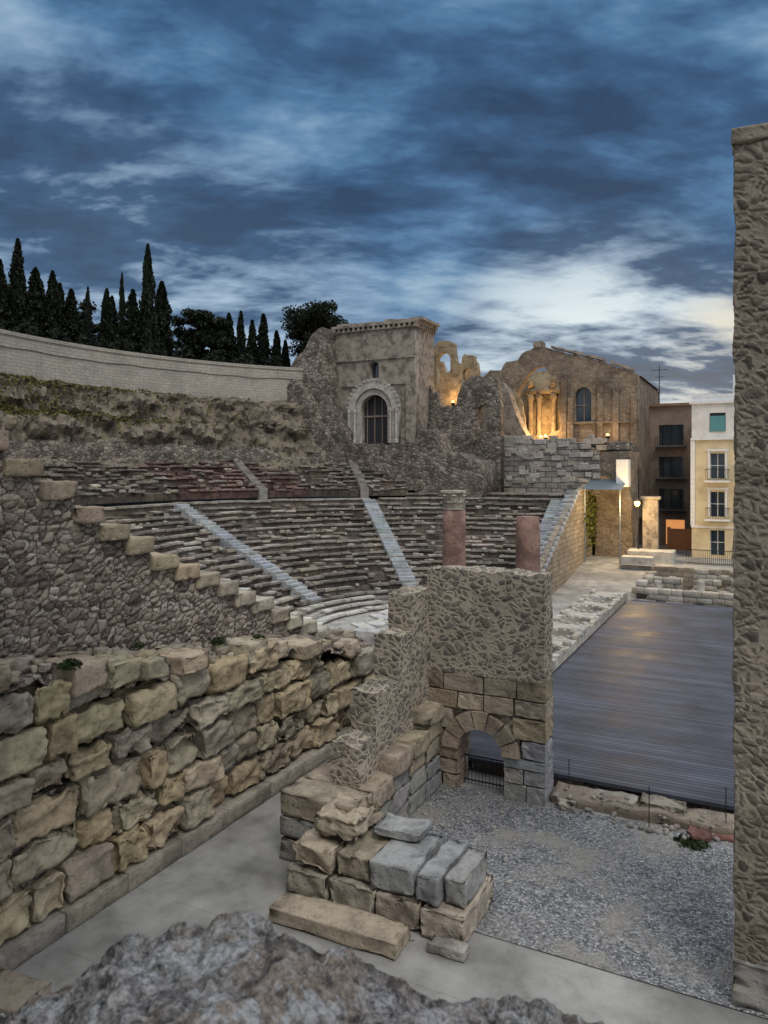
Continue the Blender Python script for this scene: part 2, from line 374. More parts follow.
mb.build('coping_blocks','ashlar',True,wall)
mb=MB(); V=[];F=[]; nx,ny=14,200
for j in range(ny+1):
    for i in range(nx+1):
        y=4.8+22.6*j/ny; x=-15.9+1.6*i/nx; z=interp(y,TOP)+.55*(1-i/nx)-.25+.28*noise.fractal(Vector((x*1.5,y*1.5,2)),1,2,4)
        V.append((x,y,z))
for j in range(ny):
    for i in range(nx):
        a=j*(nx+1)+i; F.append((a,a+1,a+nx+2,a+nx+1))
mb.add(V,F); dbox(mb,-15.9,-14.6,4.9,27.35,-.5,2.6,.3); mb.build('rubble_core','rubble_near',False,wall)
mb=MB()
for i in range(190):
    y=U(6,27); x=U(-15.5,-14.4); z=interp(y,TOP)+.45*(-14.3-x)/1.6-.1; q=U(.06,.24); rbox(mb,x-q,x+q,y-q*1.2,y+q*1.2,z-.1,z+q*U(.6,1.2),vc((.38,.33,.265),.25),.04,5,.05,2.5,U(0,3),ero=.06)
mb.build('loose_stones','ashlar',True,wall)

# ------------------------------------------------------------------ stepped analemma (near)
AT=[(5,14),(11.1,10.7),(13.5,9.1),(16.1,7.6),(18.55,6.6),(23.4,4.4),(26.8,2.95)]
ana=empty('analemma_wall'); mb=MB(); mc=MB(); y=27.2
while y>4:
    dy=U(.85,1.05); y0=y-dy; t=interp((y+y0)/2,AT)+U(-.05,.05)
    dbox(mb,-16.35,-15.5,y0,y,1.6,t-.40,.08,.05)
    c=vc((.42,.345,.25),.15) if t>6.8 else vc((.55,.50,.42),.12) if R()<.5 else vc((.46,.39,.30))
    rbox(mc,-16.5,-15.34+U(-.03,.05),y0-.06,y+.0,t-.44,t+U(-.02,.04),c,.03,8,.02,1.8,U(-.03,.03),ero=.05)
    y=y0
mb.build('rubble_face','rubble_near',False,ana); mc.build('step_coping','ashlar',True,ana)
mb=MB()
for (x,y,z,a,b,h) in [(-16.9,18.2,6.45,1.3,.5,.35),(-16.8,19.4,6.15,1.0,.5,.35),(-16.9,20.4,5.8,.8,.5,.35),(-16.8,21.3,5.4,1.1,.5,.3),(-17.1,22.6,4.9,.8,.6,.3),(-17.2,24.2,4.2,1.2,.5,.3),(-17.4,25.6,3.5,.9,.6,.35),(-18.2,24.9,3.6,1.2,.5,.3),(-18.6,23.2,4.3,1.0,.5,.3)]:
    rbox(mb,x-b,x+b*.6,y-a/2,y+a/2,z,z+h,vc((.62,.59,.52),.1),.03,5,.02,2,U(-.4,.4),ero=.03)
mb.build('pale_coping_stones','marble',True)

mb=MB(); rbox(mb,-15.6,-14.1,27.6,28.3,1.7,3.15,(.6,.6,.58),.02,5,.01); rbox(mb,-15.5,-11.2,28.5,29.4,-.5,2.6,(.45,.43,.39),.03,8,.02)
rbox(mb,-15.55,-14.15,27.55,28.35,-.5,1.68,(.33,.3,.26),.04,5,.03)
rbox(mb,-13.8,-12.2,29.5,31.5,1.8,2.6,(.58,.57,.55),.04,4,.02,2,.2)
mb.build('pale_stone_pier','marble',True)

# ------------------------------------------------------------------ central ruin: arch wall
gate=empty('arched_gateway_ruin')
mb=MB(); dbox(mb,-10.0,-6.0,22.8,23.75,3.3,6.72,.045,.02,top=.08); mb.build('concrete_core_block','rubble_block',False,gate)
AX,AR,ASP=-8.1,.76,.85; JL,JR=AX-AR,AX+AR
mb=MB()
def g_block(x0,x1,z0,z1,col,y0=22.78,y1=23.8): rbox(mb,x0+.006,x1-.006,y0+U(-.04,.02),y1,z0+.005,z1-.005,col,.025,8,.012,1.8,ero=U(.03,.09))
BR=[(.40,.33,.245),(.45,.37,.28),(.36,.295,.22),(.48,.40,.30)]; GR=[(.36,.36,.35),(.33,.325,.315),(.41,.40,.38)]
for (x0,x1,cols) in ((-9.95,JL,BR),(JR,-5.95,GR)):
    z=-.5
    while z<ASP-.05:
        h=U(.42,.55); h=min(h,ASP-z) if ASP-z-h>.25 else ASP-z
        m=U(.45,.55)*(x1-x0)+x0
        if R()<.6: g_block(x0,m,z,z+h,vc(random.choice(cols),.1)); g_block(m,x1,z,z+h,vc(random.choice(cols),.1))
        else: g_block(x0,x1,z,z+h,vc(random.choice(cols),.1))
        z+=h
nv=7
for i in range(nv):
    a0=math.pi*i/nv+.02; a1=math.pi*(i+1)/nv-.02; r0,r1=AR,AR+.5+U(-.03,.08); V=[]; am=(a0+a1)/2
    for yy in (22.66+U(-.03,.03),23.82):
        for (r,a) in ((r0,a0),(r1,a0),(r1,am),(r1,a1),(r0,a1),(r0,am)): V.append((AX+r*math.cos(a),yy,ASP+r*math.sin(a)))
    mb.add(V,[(0,1,2,3,4,5),(11,10,9,8,7,6),(0,6,7,1),(1,7,8,2),(2,8,9,3),(3,9,10,4),(4,10,11,5),(5,11,6,0)],vc(random.choice(BR),.2))
g_block(-9.95,-9.4,.86,1.45,vc(BR[0])); g_block(-9.95,-9.05,1.45,2.15,vc(BR[1])); g_block(-6.75,-5.95,.86,1.45,vc(GR[0])); g_block(-7.05,-5.95,1.45,2.15,vc(BR[2]))
for (z0,z1,xs) in ((2.15,2.72,[-9.98,-8.9,-8.0,-7.0,-5.93]),(2.72,3.3,[-10.0,-9.4,-8.0,-6.9,-5.95])):
    for a,b in zip(xs[:-1],xs[1:]): g_block(a,b,z0,z1,vc(random.choice(BR),.15))
mb.build('ashlar_arch','ashlar',False,gate)
mb=MB()
for i in range(16):
    a=math.pi*(i+.5)/16; x=AX+(AR+.35)*math.cos(a); box(mb,x-.14,x+.14,22.95+i*.003,23.7,ASP+(AR+.12)*math.sin(a)+.05,2.3)
mb.build('arch_infill','rubble_block',False,gate)
mb=MB()
for i in range(13): x=JL+.03+i*.122; box(mb,x-.008,x+.008,23.3,23.32,-.48,.5)
box(mb,JL,JR,23.29,23.33,.46,.5); box(mb,JL,JR,23.29,23.33,-.35,-.31); mb.build('iron_gate','metal',False,gate)
step=empty('stepped_ruin_wall'); mb=MB()
for (ya,yb,zt) in ((17.8,18.9,2.45),(18.9,20.4,3.6),(20.4,21.4,4.95),(21.4,22.78,6.1)):
    dbox(mb,-10.75+U(-.04,.04),-9.9+U(-.04,.04),ya,yb-.005,1.0,zt-.06,.05,.05,top=.08)
    for i in range(6):
        x=U(-10.6,-10.1); y=U(ya+.1,yb-.2); q=U(.06,.12); rbox(mb,x-q,x+q,y-q,y+q,zt-.2,zt-.06+q*.5,(.3,.3,.3),.05,3,.04,3,U(0,3))
mb.build('rubble_steps','rubble_block',False,step)
mb=MB()
for (ya,yb,zt) in ((16.5,17.7,1.35),(17.7,19.1,1.3),(19.1,20.3,1.75),(20.3,21.5,1.8),(21.5,22.7,2.35)):
    z=-.5
    while z<zt-.05:
        h=min(U(.45,.62),zt-z); h=zt-z if zt-z-h<.25 else h
        c=vc((.35,.345,.33),.12) if z<.6 and z+h<zt-.01 else vc((.45,.375,.275) if R()<.7 else (.38,.325,.26),.12)
        rbox(mb,-11.6+U(-.03,.03),-9.42+U(-.05,.05)+(.12 if z+h>=zt-.01 else 0),ya+.008,yb-.008,z+.005,z+h-.005,c,.03,9,.015,1.8,ero=.07); z+=h
mb.build('ashlar_base','ashlar',True,step)

mb=MB()
def pb(x0,x1,y0,y1,z0,z1,c,e=.06,rr=.035,n=11,tilt=0,rot=0): rbox(mb,x0,x1,y0,y1,z0,z1,c,rr,n,.02,1.5,rot,tilt,ero=e)
CR=(.47,.41,.32)
for a,b in ((-10.5,-9.3),(-9.3,-8.0),(-8.0,-6.85),(-6.85,-5.75)): pb(a+.01,b-.01,15.2+U(-.05,.05),17.3,-.5,.2,vc(CR,.12),.12)
pb(-10.4,-9.2,15.25,17.2,.2,.82,vc((.49,.42,.31)),.2,.06); pb(-9.2,-8.25,15.4,17.2,.2,.78,vc(CR),.13)
pb(-8.2,-7.05,15.3,17.2,.22,.86,(.365,.375,.375),.06); pb(-7.0,-6.4,15.25,17.2,.21,.84,(.345,.355,.36),.07); pb(-6.38,-5.85,15.5,17.1,.2,.82,(.35,.35,.34),.08)
pb(-10.1,-8.75,15.7,17.3,.82,1.42,(.49,.42,.32),.28,.09,13); pb(-8.7,-7.4,16.4,17.3,.86,1.1,(.37,.375,.37),.08,rot=.08)
pb(-6.5,-5.6,14.75,15.15,-.5,-.25,(.40,.38,.34),.05)
mb.build('stone_block_pile','ashlar',True)
mb=MB(); rbox(mb,-10.2,-6.95,14.1,14.95,-.49,-.12,(.45,.38,.29),.025,12,.012,1.2,.03,ero=.05); mb.build('stone_slab','ashlar',True)
mb=MB(); rbox(mb,-13.7,-12.3,9.0,9.9,-.49,-.02,(.34,.29,.23),.03,9,.02,1.2,.1,ero=.08); mb.build('stone_slab','ashlar',True)
mb=MB()
for i in range(110):
    x=U(-9.3,-9.0) if R()<.5 else U(-10.5,-5.7); y=U(17.5,22.5) if x>-9.35 and R()<.6 else U(14.9,15.15); q=U(.02,.09)
    rbox(mb,x,x+q*1.6,y,y+q*1.4,-.5,-.48+q,vc((.40,.37,.33),.2),.03,3,.02,5,U(0,3))
mb.build('scattered_stones','ashlar',True)

def column(x,y,ztop,cap):
    e=empty('roman_column'); mb=MB(); H=ztop-(.75 if cap else 0)
    lathe(mb,x,y,[(.62,-.05),(.62,.15),(.55,.2),(.6,.33),(.5,.42),(.5,.5),(.46,.55)],24); mb.build('base','ashlar_far',True,e)
    mb=MB(); n=18; lathe(mb,x,y,[(.46-.05*(i/n)-(.06*R() if (not cap and i==n) else 0),.55+(H-.55)*i/n) for i in range(n+1)],28,.045)
    mb.build('shaft','pink',True,e)
    if cap:
        mb=MB(); lathe(mb,x,y,[(.36,H),(.42,H+.04),(.36,H+.08),(.34,H+.3),(.38,H+.5),(.42,H+.6)],24,0,0,(.4,.36,.3))
        for ring,(rz,rr,hh) in enumerate(((H+.08,.36,.28),(H+.28,.37,.32))):
            for k in range(8):
                t=2*math.pi*(k+.5*ring)/8; c,s_=math.cos(t),math.sin(t); V=[]
                for (q,zz,w) in ((0,0,.12),(.04,.5,.13),(.10,.9,.1),(.14,.82,.05)):
                    for sg in (-1,1): V.append((x+c*(rr+q)-s_*w*sg,y+s_*(rr+q)+c*w*sg,rz+hh*zz))
                mb.add(V,[(0,1,3,2),(2,3,5,4),(4,5,7,6)],(.55,.5,.42))
        rbox(mb,x-.42,x+.42,y-.42,y+.42,H+.6,H+.74,(.55,.5,.42),.03,6,.03,ero=.08)
        mb.build('capital','marble',False,e)
column(-9.85,24.9,9.3,True); column(-7.15,24.95,8.4,False)

# ------------------------------------------------------------------ stage
mb=MB()
box(mb,-9.1,6,24.3,59.5,-.12,0); box(mb,-12.8,-9.103,24.3,31.2,-.12,0); mb.build('stage','deck')
mb=MB(); box(mb,-9.0,6,24.45,59.4,-.55,-.125); mb.build('stage_substructure','rubble_far')
mb=MB()
x=-5.9
while x<6:
    w=U(.7,1.8)
    if R()<.85: rbox(mb,x,x+w-.03,23.5+U(-.15,.1),24.28,-.5,-.05+U(-.12,.08),vc((.36,.33,.28),.2),.05,8,.05,2.2,ero=.2)
    if R()<.7: rbox(mb,x+U(-.2,.2),x+w*U(.5,.9),22.85+U(-.15,.15),23.5,-.5,-.3+U(-.12,.1),vc((.40,.37,.32),.2) if R()<.85 else (.3,.15,.12),.05,7,.06,2.2,U(-.2,.2),ero=.15)
    x+=w
dbox(mb,-5.95,6,23.2,24.2,-.5,-.22,.15,.12)
rbox(mb,-1.9,-1.2,22.5,23.0,-.48,-.25,(.19,.10,.085),.08,7,.06,2,.4,ero=.15)
for i in range(260): 
    x=U(-6,5); y=U(22.4,24.1); q=U(.03,.12); z=-.5 if y<23.1 else -.28; rbox(mb,x,x+q*1.5,y,y+q*1.4,z,z+q*1.2,vc((.36,.33,.29),.25),.05,3,.03,4,U(0,3))
mb.build('stone_kerb_ruin','ashlar',True)
mb=MB()
for (x,y,h) in ((-5.5,23.9,1.1),(-2.9,22.7,1.2),(-.9,23.6,1.2)): tube(mb,[(x,y,-.4),(x,y,h-.4)],[.015,.015],6)
mb.build('barrier_posts','metal')
mb=MB(); V=[];F=[]
ys=[24.3]+list(np.linspace(26,60,18))+[64,68,72,78,95]
for y in ys:
    z=0 if y<62 else min(1.5,(y-62)*.15)
    for x in (-15.45,-14.2,-12.8,-11.6,-9.3 if y<60 else -8.6): V.append((x,y,z-.02))
for j in range(len(ys)-1):
    for i in range(4): a=j*5+i; F.append((a,a+1,a+6,a+5))
mb.add(V,F); mb.build('orchestra_path','concrete')
NI=(34.5,38.7,42.9,47.1,51.3,55.5)
holes=[[(-10.35+.95*math.cos(t),y0+.95*math.sin(t)) for t in [2*math.pi*k/18 for k in range(18)]] for y0 in NI]
def flat_plate(name,outer,holes,z0,z1,mat):
    cu=bpy.data.curves.new(name+'_c','CURVE'); cu.dimensions='2D'; cu.fill_mode='BOTH'; cu.extrude=(z1-z0)/2
    for pts in [outer]+holes:
        sp=cu.splines.new('POLY'); sp.points.add(len(pts)-1); sp.use_cyclic_u=True
        for i,p in enumerate(pts): sp.points[i].co=(p[0],p[1],0,1)
    o=bpy.data.objects.new(name+'_c',cu); scene.collection.objects.link(o); dg=bpy.context.evaluated_depsgraph_get(); dg.update()
    me=bpy.data.meshes.new_from_object(o.evaluated_get(dg)); bpy.data.objects.remove(o)
    for v in me.vertices: v.co.z+=(z0+z1)/2
    me.materials.clear(); me.materials.append(M[mat]); me.polygons.foreach_set('material_index',[0]*len(me.polygons)); me.name=name
    ob=bpy.data.objects.new(name,me); scene.collection.objects.link(ob); return ob
flat_plate('proscenium_platform',[(-11.7,31.3),(-9.16,31.3),(-9.16,59.4),(-11.7,59.4)],holes,.0,.5,'facade_light')
mb=MB()
for y0 in NI: lathe(mb,-10.35,y0,[(.949,.0),(.94,.015)],18)
mb.build('niche_shade_discs','pit')  # near-black discs paint the shade at the bottom of each niche
mb=MB()
y=31.4
while y<59:
    L=U(.5,.9)
    for xx in (-11.75,-9.5):
        if R()<.75: rbox(mb,xx+U(-.05,.05),xx+.34,y,y+L-.08,.45,.66+U(-.06,.1),vc((.50,.46,.40),.15),.04,4,.03,3,U(-.08,.08))
    y+=L
for y0 in NI:
    for k in range(14):
        t=math.pi*2*k/14; x=-10.35+1.12*math.cos(t); yy=y0+1.12*math.sin(t); rbox(mb,x-.15,x+.15,yy-.15,yy+.15,.45,.62+U(-.04,.05),vc((.47,.43,.37),.15),.04,3,.02,3,t)
mb.build('proscenium_stones','ashlar_far',True)
mb=MB(); V=[(CX,CY,.03)]; n=60
for k in range(n+1):
    t=math.pi*k/n; V.append((CX-12.1*math.sin(t),CY-12.1*math.cos(t),.03))
mb.add(V,[(0,k+1,k) for k in range(1,n+1)],(.42,.41,.38))
for i in range(60):
    t=U(.1,3.0); r=U(3,9.5); x=CX-r*math.sin(t); y=CY-r*math.cos(t); a=U(.3,.9); rbox(mb,x-a,x+a,y-a*.7,y+a*.7,.03,.1+U(0,.25),vc((.6,.58,.54),.12),.03,3,.02,1,U(0,3))
mb.build('orchestra_floor','marble')

# ------------------------------------------------------------------ cavea
STAIR=[14,56,97,138,177.5]
cavea=empty('theatre_seating')
def wedge(mb,r0,r1,t0,t1,z0,z1,col,jz=0.0):
    V=[]
    for zz in (z0,z1):
        for (r,t) in ((r0,t0),(r1,t0),(r1,t1),(r0,t1)):
            V.append((CX-r*math.sin(t)+U(-jz,jz)*.6,CY-r*math.cos(t)+U(-jz,jz)*.6,zz+(U(-jz,jz) if zz==z1 else 0)))
    mb.add(V,[(0,1,2,3),(7,6,5,4),(4,5,1,0),(5,6,2,1),(6,7,3,2),(7,4,0,3)],col)
def rows(mb,r0,z0,n,dr,dz,t0,t1,pal,blk=1.6,wear=.03,miss=.06,red=None,over=.13):
    for k in range(n):
        r=r0+k*dr; z=z0+k*dz; t=math.radians(t0); tend=math.radians(t1); rowtone=U(.85,1.12)
        while t<tend-1e-6:
            L=U(.35,1.5)*blk; te=min(t+L/r,tend); c=random.choice(pal)
            dg=math.degrees(t); patch=noise.noise(Vector((dg*.09,k*.3,3))); tn=rowtone*(1+.5*noise.noise(Vector((dg*.08,k*.35,0))))
            if red and red[0]<dg<red[1] and R()<.75: c=(.27,.19,.17)
            c=vc((c[0]*tn,c[1]*tn,c[2]*tn),.16); w=U(-.07,.07); zz=z+U(-.05,.04)
            riser_shade=(c[0]*.45,c[1]*.42,c[2]*.41)  # recessed riser tone darkened to paint the shadow line under each tread
            broken=R()<miss+max(0,patch-.08)*1.8
            if broken: zz-=U(.1,dz*.6)
            wedge(mb,r+w+over,r+dr+.05,t,te,z-dz-.5,zz-.13,riser_shade,wear)
            if not broken or R()<.25: wedge(mb,r+w,r+dr*.62,t,te-.05/r,zz-.14,zz,c,wear)
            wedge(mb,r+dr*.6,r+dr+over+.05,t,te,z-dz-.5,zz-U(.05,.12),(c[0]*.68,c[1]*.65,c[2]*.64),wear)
            t=te
PAL=[(.33,.295,.255),(.29,.255,.22),(.37,.335,.285),(.26,.23,.2),(.41,.375,.33)]
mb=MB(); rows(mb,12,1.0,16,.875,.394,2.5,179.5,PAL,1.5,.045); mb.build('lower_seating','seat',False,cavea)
mb=MB(); rows(mb,9.6,.32,3,.8,.25,20,176,[(.6,.58,.54),(.52,.5,.46)],1.5,.01,.02); mb.build('marble_front_seats','marble',False,cavea)
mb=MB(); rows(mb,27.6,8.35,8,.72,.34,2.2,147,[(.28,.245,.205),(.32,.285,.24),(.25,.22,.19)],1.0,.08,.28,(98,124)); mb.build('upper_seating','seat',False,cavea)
mb=MB()
for th in STAIR:
    for k in range(32):
        r=12+k*.4375; z=1.0+k*.197; hw=.62/r
        wedge(mb,r,r+.46,math.radians(th)-hw,math.radians(th)+hw,z-1,z+.16+U(-.03,.03),vc((.43,.46,.48),.2),.02)
for th in (75,117,138):
    for k in range(15):
        r=27.4+k*.38; z=8.15+k*.18; hw=.4/r; wedge(mb,r,r+.4,math.radians(th)-hw,math.radians(th)+hw,z-1,z+.18,vc((.28,.26,.23),.2),.05)
mb.build('radial_stairs','marble',False,cavea)
mb=MB()
for i in range(700):
    t=math.radians(U(5,175)); k=random.randint(0,22)
    if k<15: r=12+k*.875+U(.2,.8); z=1+k*.394
    else: r=27.6+(k-15)*.72+U(.1,.6); z=8.35+(k-15)*.34
    if k>=15 and math.degrees(t)>146: continue
    q=U(.06,.24); x=CX-r*math.sin(t); y=CY-r*math.cos(t)
    rbox(mb,x-q,x+q,y-q,y+q,z-.1,z+q*.7,vc((.38,.345,.295),.3),.04,3,.05,3,U(0,3))
mb.build('fallen_seat_blocks','seat',False,cavea)
mb=MB()
rows(mb,25.95,7.36,1,1.7,.3,2.2,180,[(.38,.35,.30),(.41,.38,.33)],1.8,.01,0); mb.build('walkway','seat',False,cavea)
mb=MB(); rows(mb,27.6,7.75,1,6.4,.6,146.5,180,[(.28,.25,.21)],2,.05,0); mb.build('upper_terrace','seat',False,cavea)

def polar(name,rs,ths,hf,mat,rj=0):
    mb=MB(); V=[];F=[]; nr=len(rs)
    for th in ths:
        t=math.radians(th)
        for r in rs:
            z=hf(r,th); q=Vector((math.cos(t)*r*.35,math.sin(t)*r*.35,z*.7))
            rr=r+((noise.fractal(q,1,2,6)+.6*abs(noise.noise(q*2.7))+.35*abs(noise.noise(q*7)))*rj if rj and r>32.8 else 0)
            V.append((CX-rr*math.sin(t),CY-rr*math.cos(t),z))
    for j in range(len(ths)-1):
        for i in range(nr-1):
            a=j*nr+i; F.append((a,a+nr,a+nr+1,a+1))
    mb.add(V,F); return mb.build(name,mat)
def sm(x,a,b): t=max(0,min(1,(x-a)/(b-a))); return t*t*(3-2*t)
def rockh(r,th):
    lo=10.9-2.8*sm(th,143,152); hi=17.3-4.5*sm(th,129,139); 
    if r<33: return lo-(33-r)*1.2
    k=(r-33)/3.9
    kk=min(1,max(0,k)); kk=kk*.12+.5*sm(kk,.12,.3)+.38*sm(kk,.5,.68); n=noise.fractal(Vector((r*1.1,th*.35,3)),1,2,6)
    return lo+(hi-lo)*kk+n*.6*(1-abs(2*kk-1)*.6)
polar('rock_face',[31.2,32]+list(np.linspace(32.9,37,48)),list(np.arange(0,181,.35)),rockh,'rock',1.0)
mb=MB(); V=[];F=[]; ths=list(np.arange(20,137,.3))
for th in ths:
    t=math.radians(th); top=12.1+1.8*noise.noise(Vector((th*.09,0,3)))+.6*noise.noise(Vector((th*.6,0,1))); top=max(top,10.9)
    for (r,z) in ((33.25,10.2),(33.3,top*.5+5.5),(33.4,top),(34.6,top+.15)): rr=r+.2*noise.noise(Vector((th*.5,z*2,0))); V.append((CX-rr*math.sin(t),CY-rr*math.cos(t),z))
for j in range(len(ths)-1):
    for i in range(3): a=j*4+i; F.append((a,a+4,a+5,a+1))
mb.add(V,F); mb.build('rubble_podium_wall','rubble_far')
def hillh(r,th):
    hi=19.6+3.2*sm(r,40,75); lo=12.75; k=sm(th,134,141)
    return hi*(1-k)+lo*k+.25*noise.noise(Vector((r*.3,th*.2,0)))
polar('hill',[36.9,38,40,42,45,48,52,58,66,80,110,160,260],list(np.arange(-20,180.5,1.5)),hillh,'grass')
mb=MB(); V=[];F=[]; ths=list(np.arange(20,131.6,.8))
for th in ths:
    t=math.radians(th)
    for (r,z) in ((37.0,16.9),(37.0,20.55),(36.9,20.56),(36.9,20.85),(37.6,20.85),(37.6,16.9)): V.append((CX-r*math.sin(t),CY-r*math.cos(t),z))
for j in range(len(ths)-1):
    for i in range(5): a=j*6+i; F.append((a,a+6,a+7,a+1))
F.append(tuple((len(ths)-1)*6+i for i in range(6)))
mb.add(V,F); mb.build('parapet_wall','parapet')
mb=MB(); V=[];F=[]; ths=list(np.arange(20,131.6,.3))
for th in ths:
    t=math.radians(th); low=14.7+1.2*noise.noise(Vector((th*.12,0,7)))
    for (r,z) in ((36.0,low),(35.9,15.9),(36.0,16.95),(37.05,17.0)): rr=r+.15*noise.noise(Vector((th*.5,z,0))); V.append((CX-rr*math.sin(t),CY-rr*math.cos(t),z+.25*noise.noise(Vector((th*.7,z,4)))))
for j in range(len(ths)-1):
    for i in range(3): a=j*4+i; F.append((a,a+4,a+5,a+1))
mb.add(V,F); mb.build('rubble_retaining_wall','rubble_far')

# ------------------------------------------------------------------ gate tower
tw=empty('medieval_gate_tower')
poly_mesh('front_wall',[(-41.1,10.5),(-31.6,10.5),(-31.6,24.7),(-41.1,24.7)],[arch(-36.2,3.3,12.8,16.3),arch(-36.3,1.1,19.7,20.9,8)],69,70,'facade',tw)
mb=MB(); box(mb,-41.1,-31.6,70.02,74,10.5,24.7); mb.build('body','facade',False,tw)
mb=MB()
box(mb,-41.4,-31.3,68.65,74.3,25.15,25.45); box(mb,-41.25,-31.45,68.85,74.15,24.7,24.95)
for i in range(17): x=-41.2+i*.6; box(mb,x,x+.26,68.68,69.0,24.72,25.15)
for i in range(9): y=69.2+i*.55; box(mb,-31.6,-31.32,y,y+.26,24.72,25.15)
x=-41.0
while x<-32: w=U(.5,1.6); box(mb,x,x+w-.05,69.2,74,25.45,25.7+U(-.1,.25)); x+=w
box(mb,-41.2,-31.5,68.8,69,18.9,19.25); box(mb,-41.2,-40.2,68.75,69,12.8,18.9); box(mb,-32.5,-31.5,68.75,69,12.8,18.9); box(mb,-41.15,-31.55,68.85,69,21.6,21.75)
mb.build('cornice','facade',False,tw)
outer=arch(-36.2,6.0,12.8,16.4,20); poly_mesh('portal_surround',outer,[arch(-36.2,4.4,12.81,16.35,20)],68.45,69,'facade_light',tw)
poly_mesh('portal_inner_order',arch(-36.2,4.3,12.8,16.35,20),[arch(-36.2,3.2,12.81,16.3,20)],68.7,69.05,'facade_light',tw)
mb=MB()
for k in range(19):
    a=math.pi*(k+.5)/19; x=-36.2+3.05*math.cos(a); z=16.4+3.05*math.sin(a); box(mb,x-.14,x+.14,68.35,68.6,z-.14,z+.14)
for x in (-39.0,-38.3,-34.1,-33.4): lathe(mb,x,68.3,[(.2,12.8),(.2,13.1),(.14,13.2),(.14,15.9),(.22,16.1),(.24,16.4)],10)
mb.build('portal_columns','facade_light',False,tw)
mb=MB(); box(mb,-37.9,-34.6,69.75,69.85,12.8,18.2); mb.build('door_panel','dark',False,tw)
mb=MB()
for x in (-37.5,-36.6,-35.7,-34.9): box(mb,x-.05,x+.05,69.65,69.74,12.8,17.8)
box(mb,-37.8,-34.7,69.6,69.7,15.6,15.8); mb.build('door_frame','brown',False,tw)
mb=MB(); box(mb,-36.8,-35.8,69.7,69.8,19.8,21.4); mb.build('window','glass',False,tw)
poly_mesh('rubble_buttress_mass',rag([(-46.2,10),(-38,10),(-38.6,14),(-40.4,17),(-40.9,22),(-41.0,25.0),(-42.3,24.3),(-43.4,22.6),(-44.9,21.2),(-46.2,19)],.3,.6),[],66.2,70.5,'rubble_far')
poly_mesh('rubble_buttress_mass',rag([(-45.2,10),(-38.5,10),(-39.2,12.8),(-41.2,15.5),(-42.5,18.5),(-44,19.6),(-45.2,18)],.3,.6),[],64.9,66.19,'rubble_far')
def terr(name,x0,x1,y,y2,zb,top,mat='rubble_far',amp=.3,parent=None):
    pts=[(x0,zb),(x1,zb)]+[p for p in top]; return poly_mesh(name,rag(pts,amp,.5),[],y,y2,mat,parent)
terr('rubble_terrace_wall',-43,-31.5,67.6,69.5,8,[(-31.5,12.7),(-34,12.6),(-38,12.8),(-43,12.9)],amp=.12)
terr('rubble_terrace_wall',-41,-30,66.4,67.59,8,[(-30,10.4),(-33,11.0),(-36,11.4),(-39,11.8),(-41,11.6)],amp=.15)
terr('rubble_terrace_wall',-36.5,-24,67.9,72,7,[(-24,10.6),(-26,11.4),(-28,11.8),(-29,13.8),(-30.6,14.2),(-31,12.8),(-33,12.2),(-36.5,11.6)],amp=.2)
terr('rubble_terrace_wall',-30.5,-23.5,66.6,67.89,7,[(-23.5,9.2),(-25,9.8),(-27,9.6),(-28.5,10.6),(-30.5,10.2)],amp=.2)
ru=empty('ruined_church_walls')
poly_mesh('front_wall',rag([(-32,7.5),(-23.6,7.5),(-23.6,16.5),(-24.1,19.4),(-26.9,19.7),(-27.9,18.8),(-28.4,16.9),(-30,16.6),(-30.6,18.2),(-31.2,18.4),(-32,19.6)],.22,.45),[arch(-25.6,1.0,14.2,16.2,8)],72.5,73.6,'rubble_far',ru)
terr('low_wall',-31.5,-26.5,72.01,72.49,7.5,[(-26.5,14.2),(-27.2,15.6),(-28.8,15.2),(-29.6,16.0),(-31.5,15.1)],amp=.2,parent=ru)
poly_mesh('arcade_wall',rag([(-34.2,12.7),(-27.2,12.7),(-27.2,19.8),(-27.7,22.4),(-28.9,22.7),(-29.2,21.6),(-29.8,21.9),(-30,23.9),(-31.3,24.3),(-32.3,24.0),(-32.7,22.9),(-33.2,23.1),(-33.4,25.2),(-34.2,25.8)],.18,.4),[arch(-31.3,1.6,19.6,22.2,8),arch(-28.6,1.0,18.6,20.6,8),[(-33.0,18.2),(-32.4,18.2),(-32.4,19),(-33.0,19)]],76,76.8,'ochre',ru)
poly_mesh('inner_wall',rag([(-36,12.7),(-26,12.7),(-26,18.0),(-28,20.8),(-29.5,21.0),(-30.5,22.6),(-33.5,21.5),(-34,23),(-36,23.6)],.3,.6),[arch(-28.2,1.1,17.2,18.8,8)],82,82.8,'ochre',ru)
poly_mesh('side_wall',rag([(73.7,12),(80,12),(80,20.3),(78,20.2),(76,19),(74,19.6),(73.7,18.5)],.2,.6),[],-28.3,-27.5,'rubble_far',ru,axis='x')
ch=empty('old_cathedral_church')
open_hole=[(-24.3,13.0),(-19.5,13.0),(-19.35,15.5),(-19.6,17.2),(-19.4,18.8),(-19.9,20.1),(-20.6,20.6),(-21.2,21.4),(-22.1,21.2),(-22.9,20.7),(-23.4,19.6),(-24.0,18.9),(-24.1,17.0),(-24.5,15.2)]
poly_mesh('gable_wall',rag([(-28.5,12.0),(-11.3,5),(-11.3,19.9),(-15.2,21.6),(-19.2,22.8),(-21.3,23.5),(-22.2,23.5),(-23.6,22.9),(-24.1,22.2),(-25.4,22.1),(-26,21.2),(-27.3,21.3),(-28.5,20.2)],.13,.5),[arch(-16.9,1.7,15.2,18.0,10),open_hole,[(-26.6,17.4),(-25.9,17.4),(-25.9,18.9),(-26.6,18.9)]],80,80.9,'church',ch)
mb=MB()
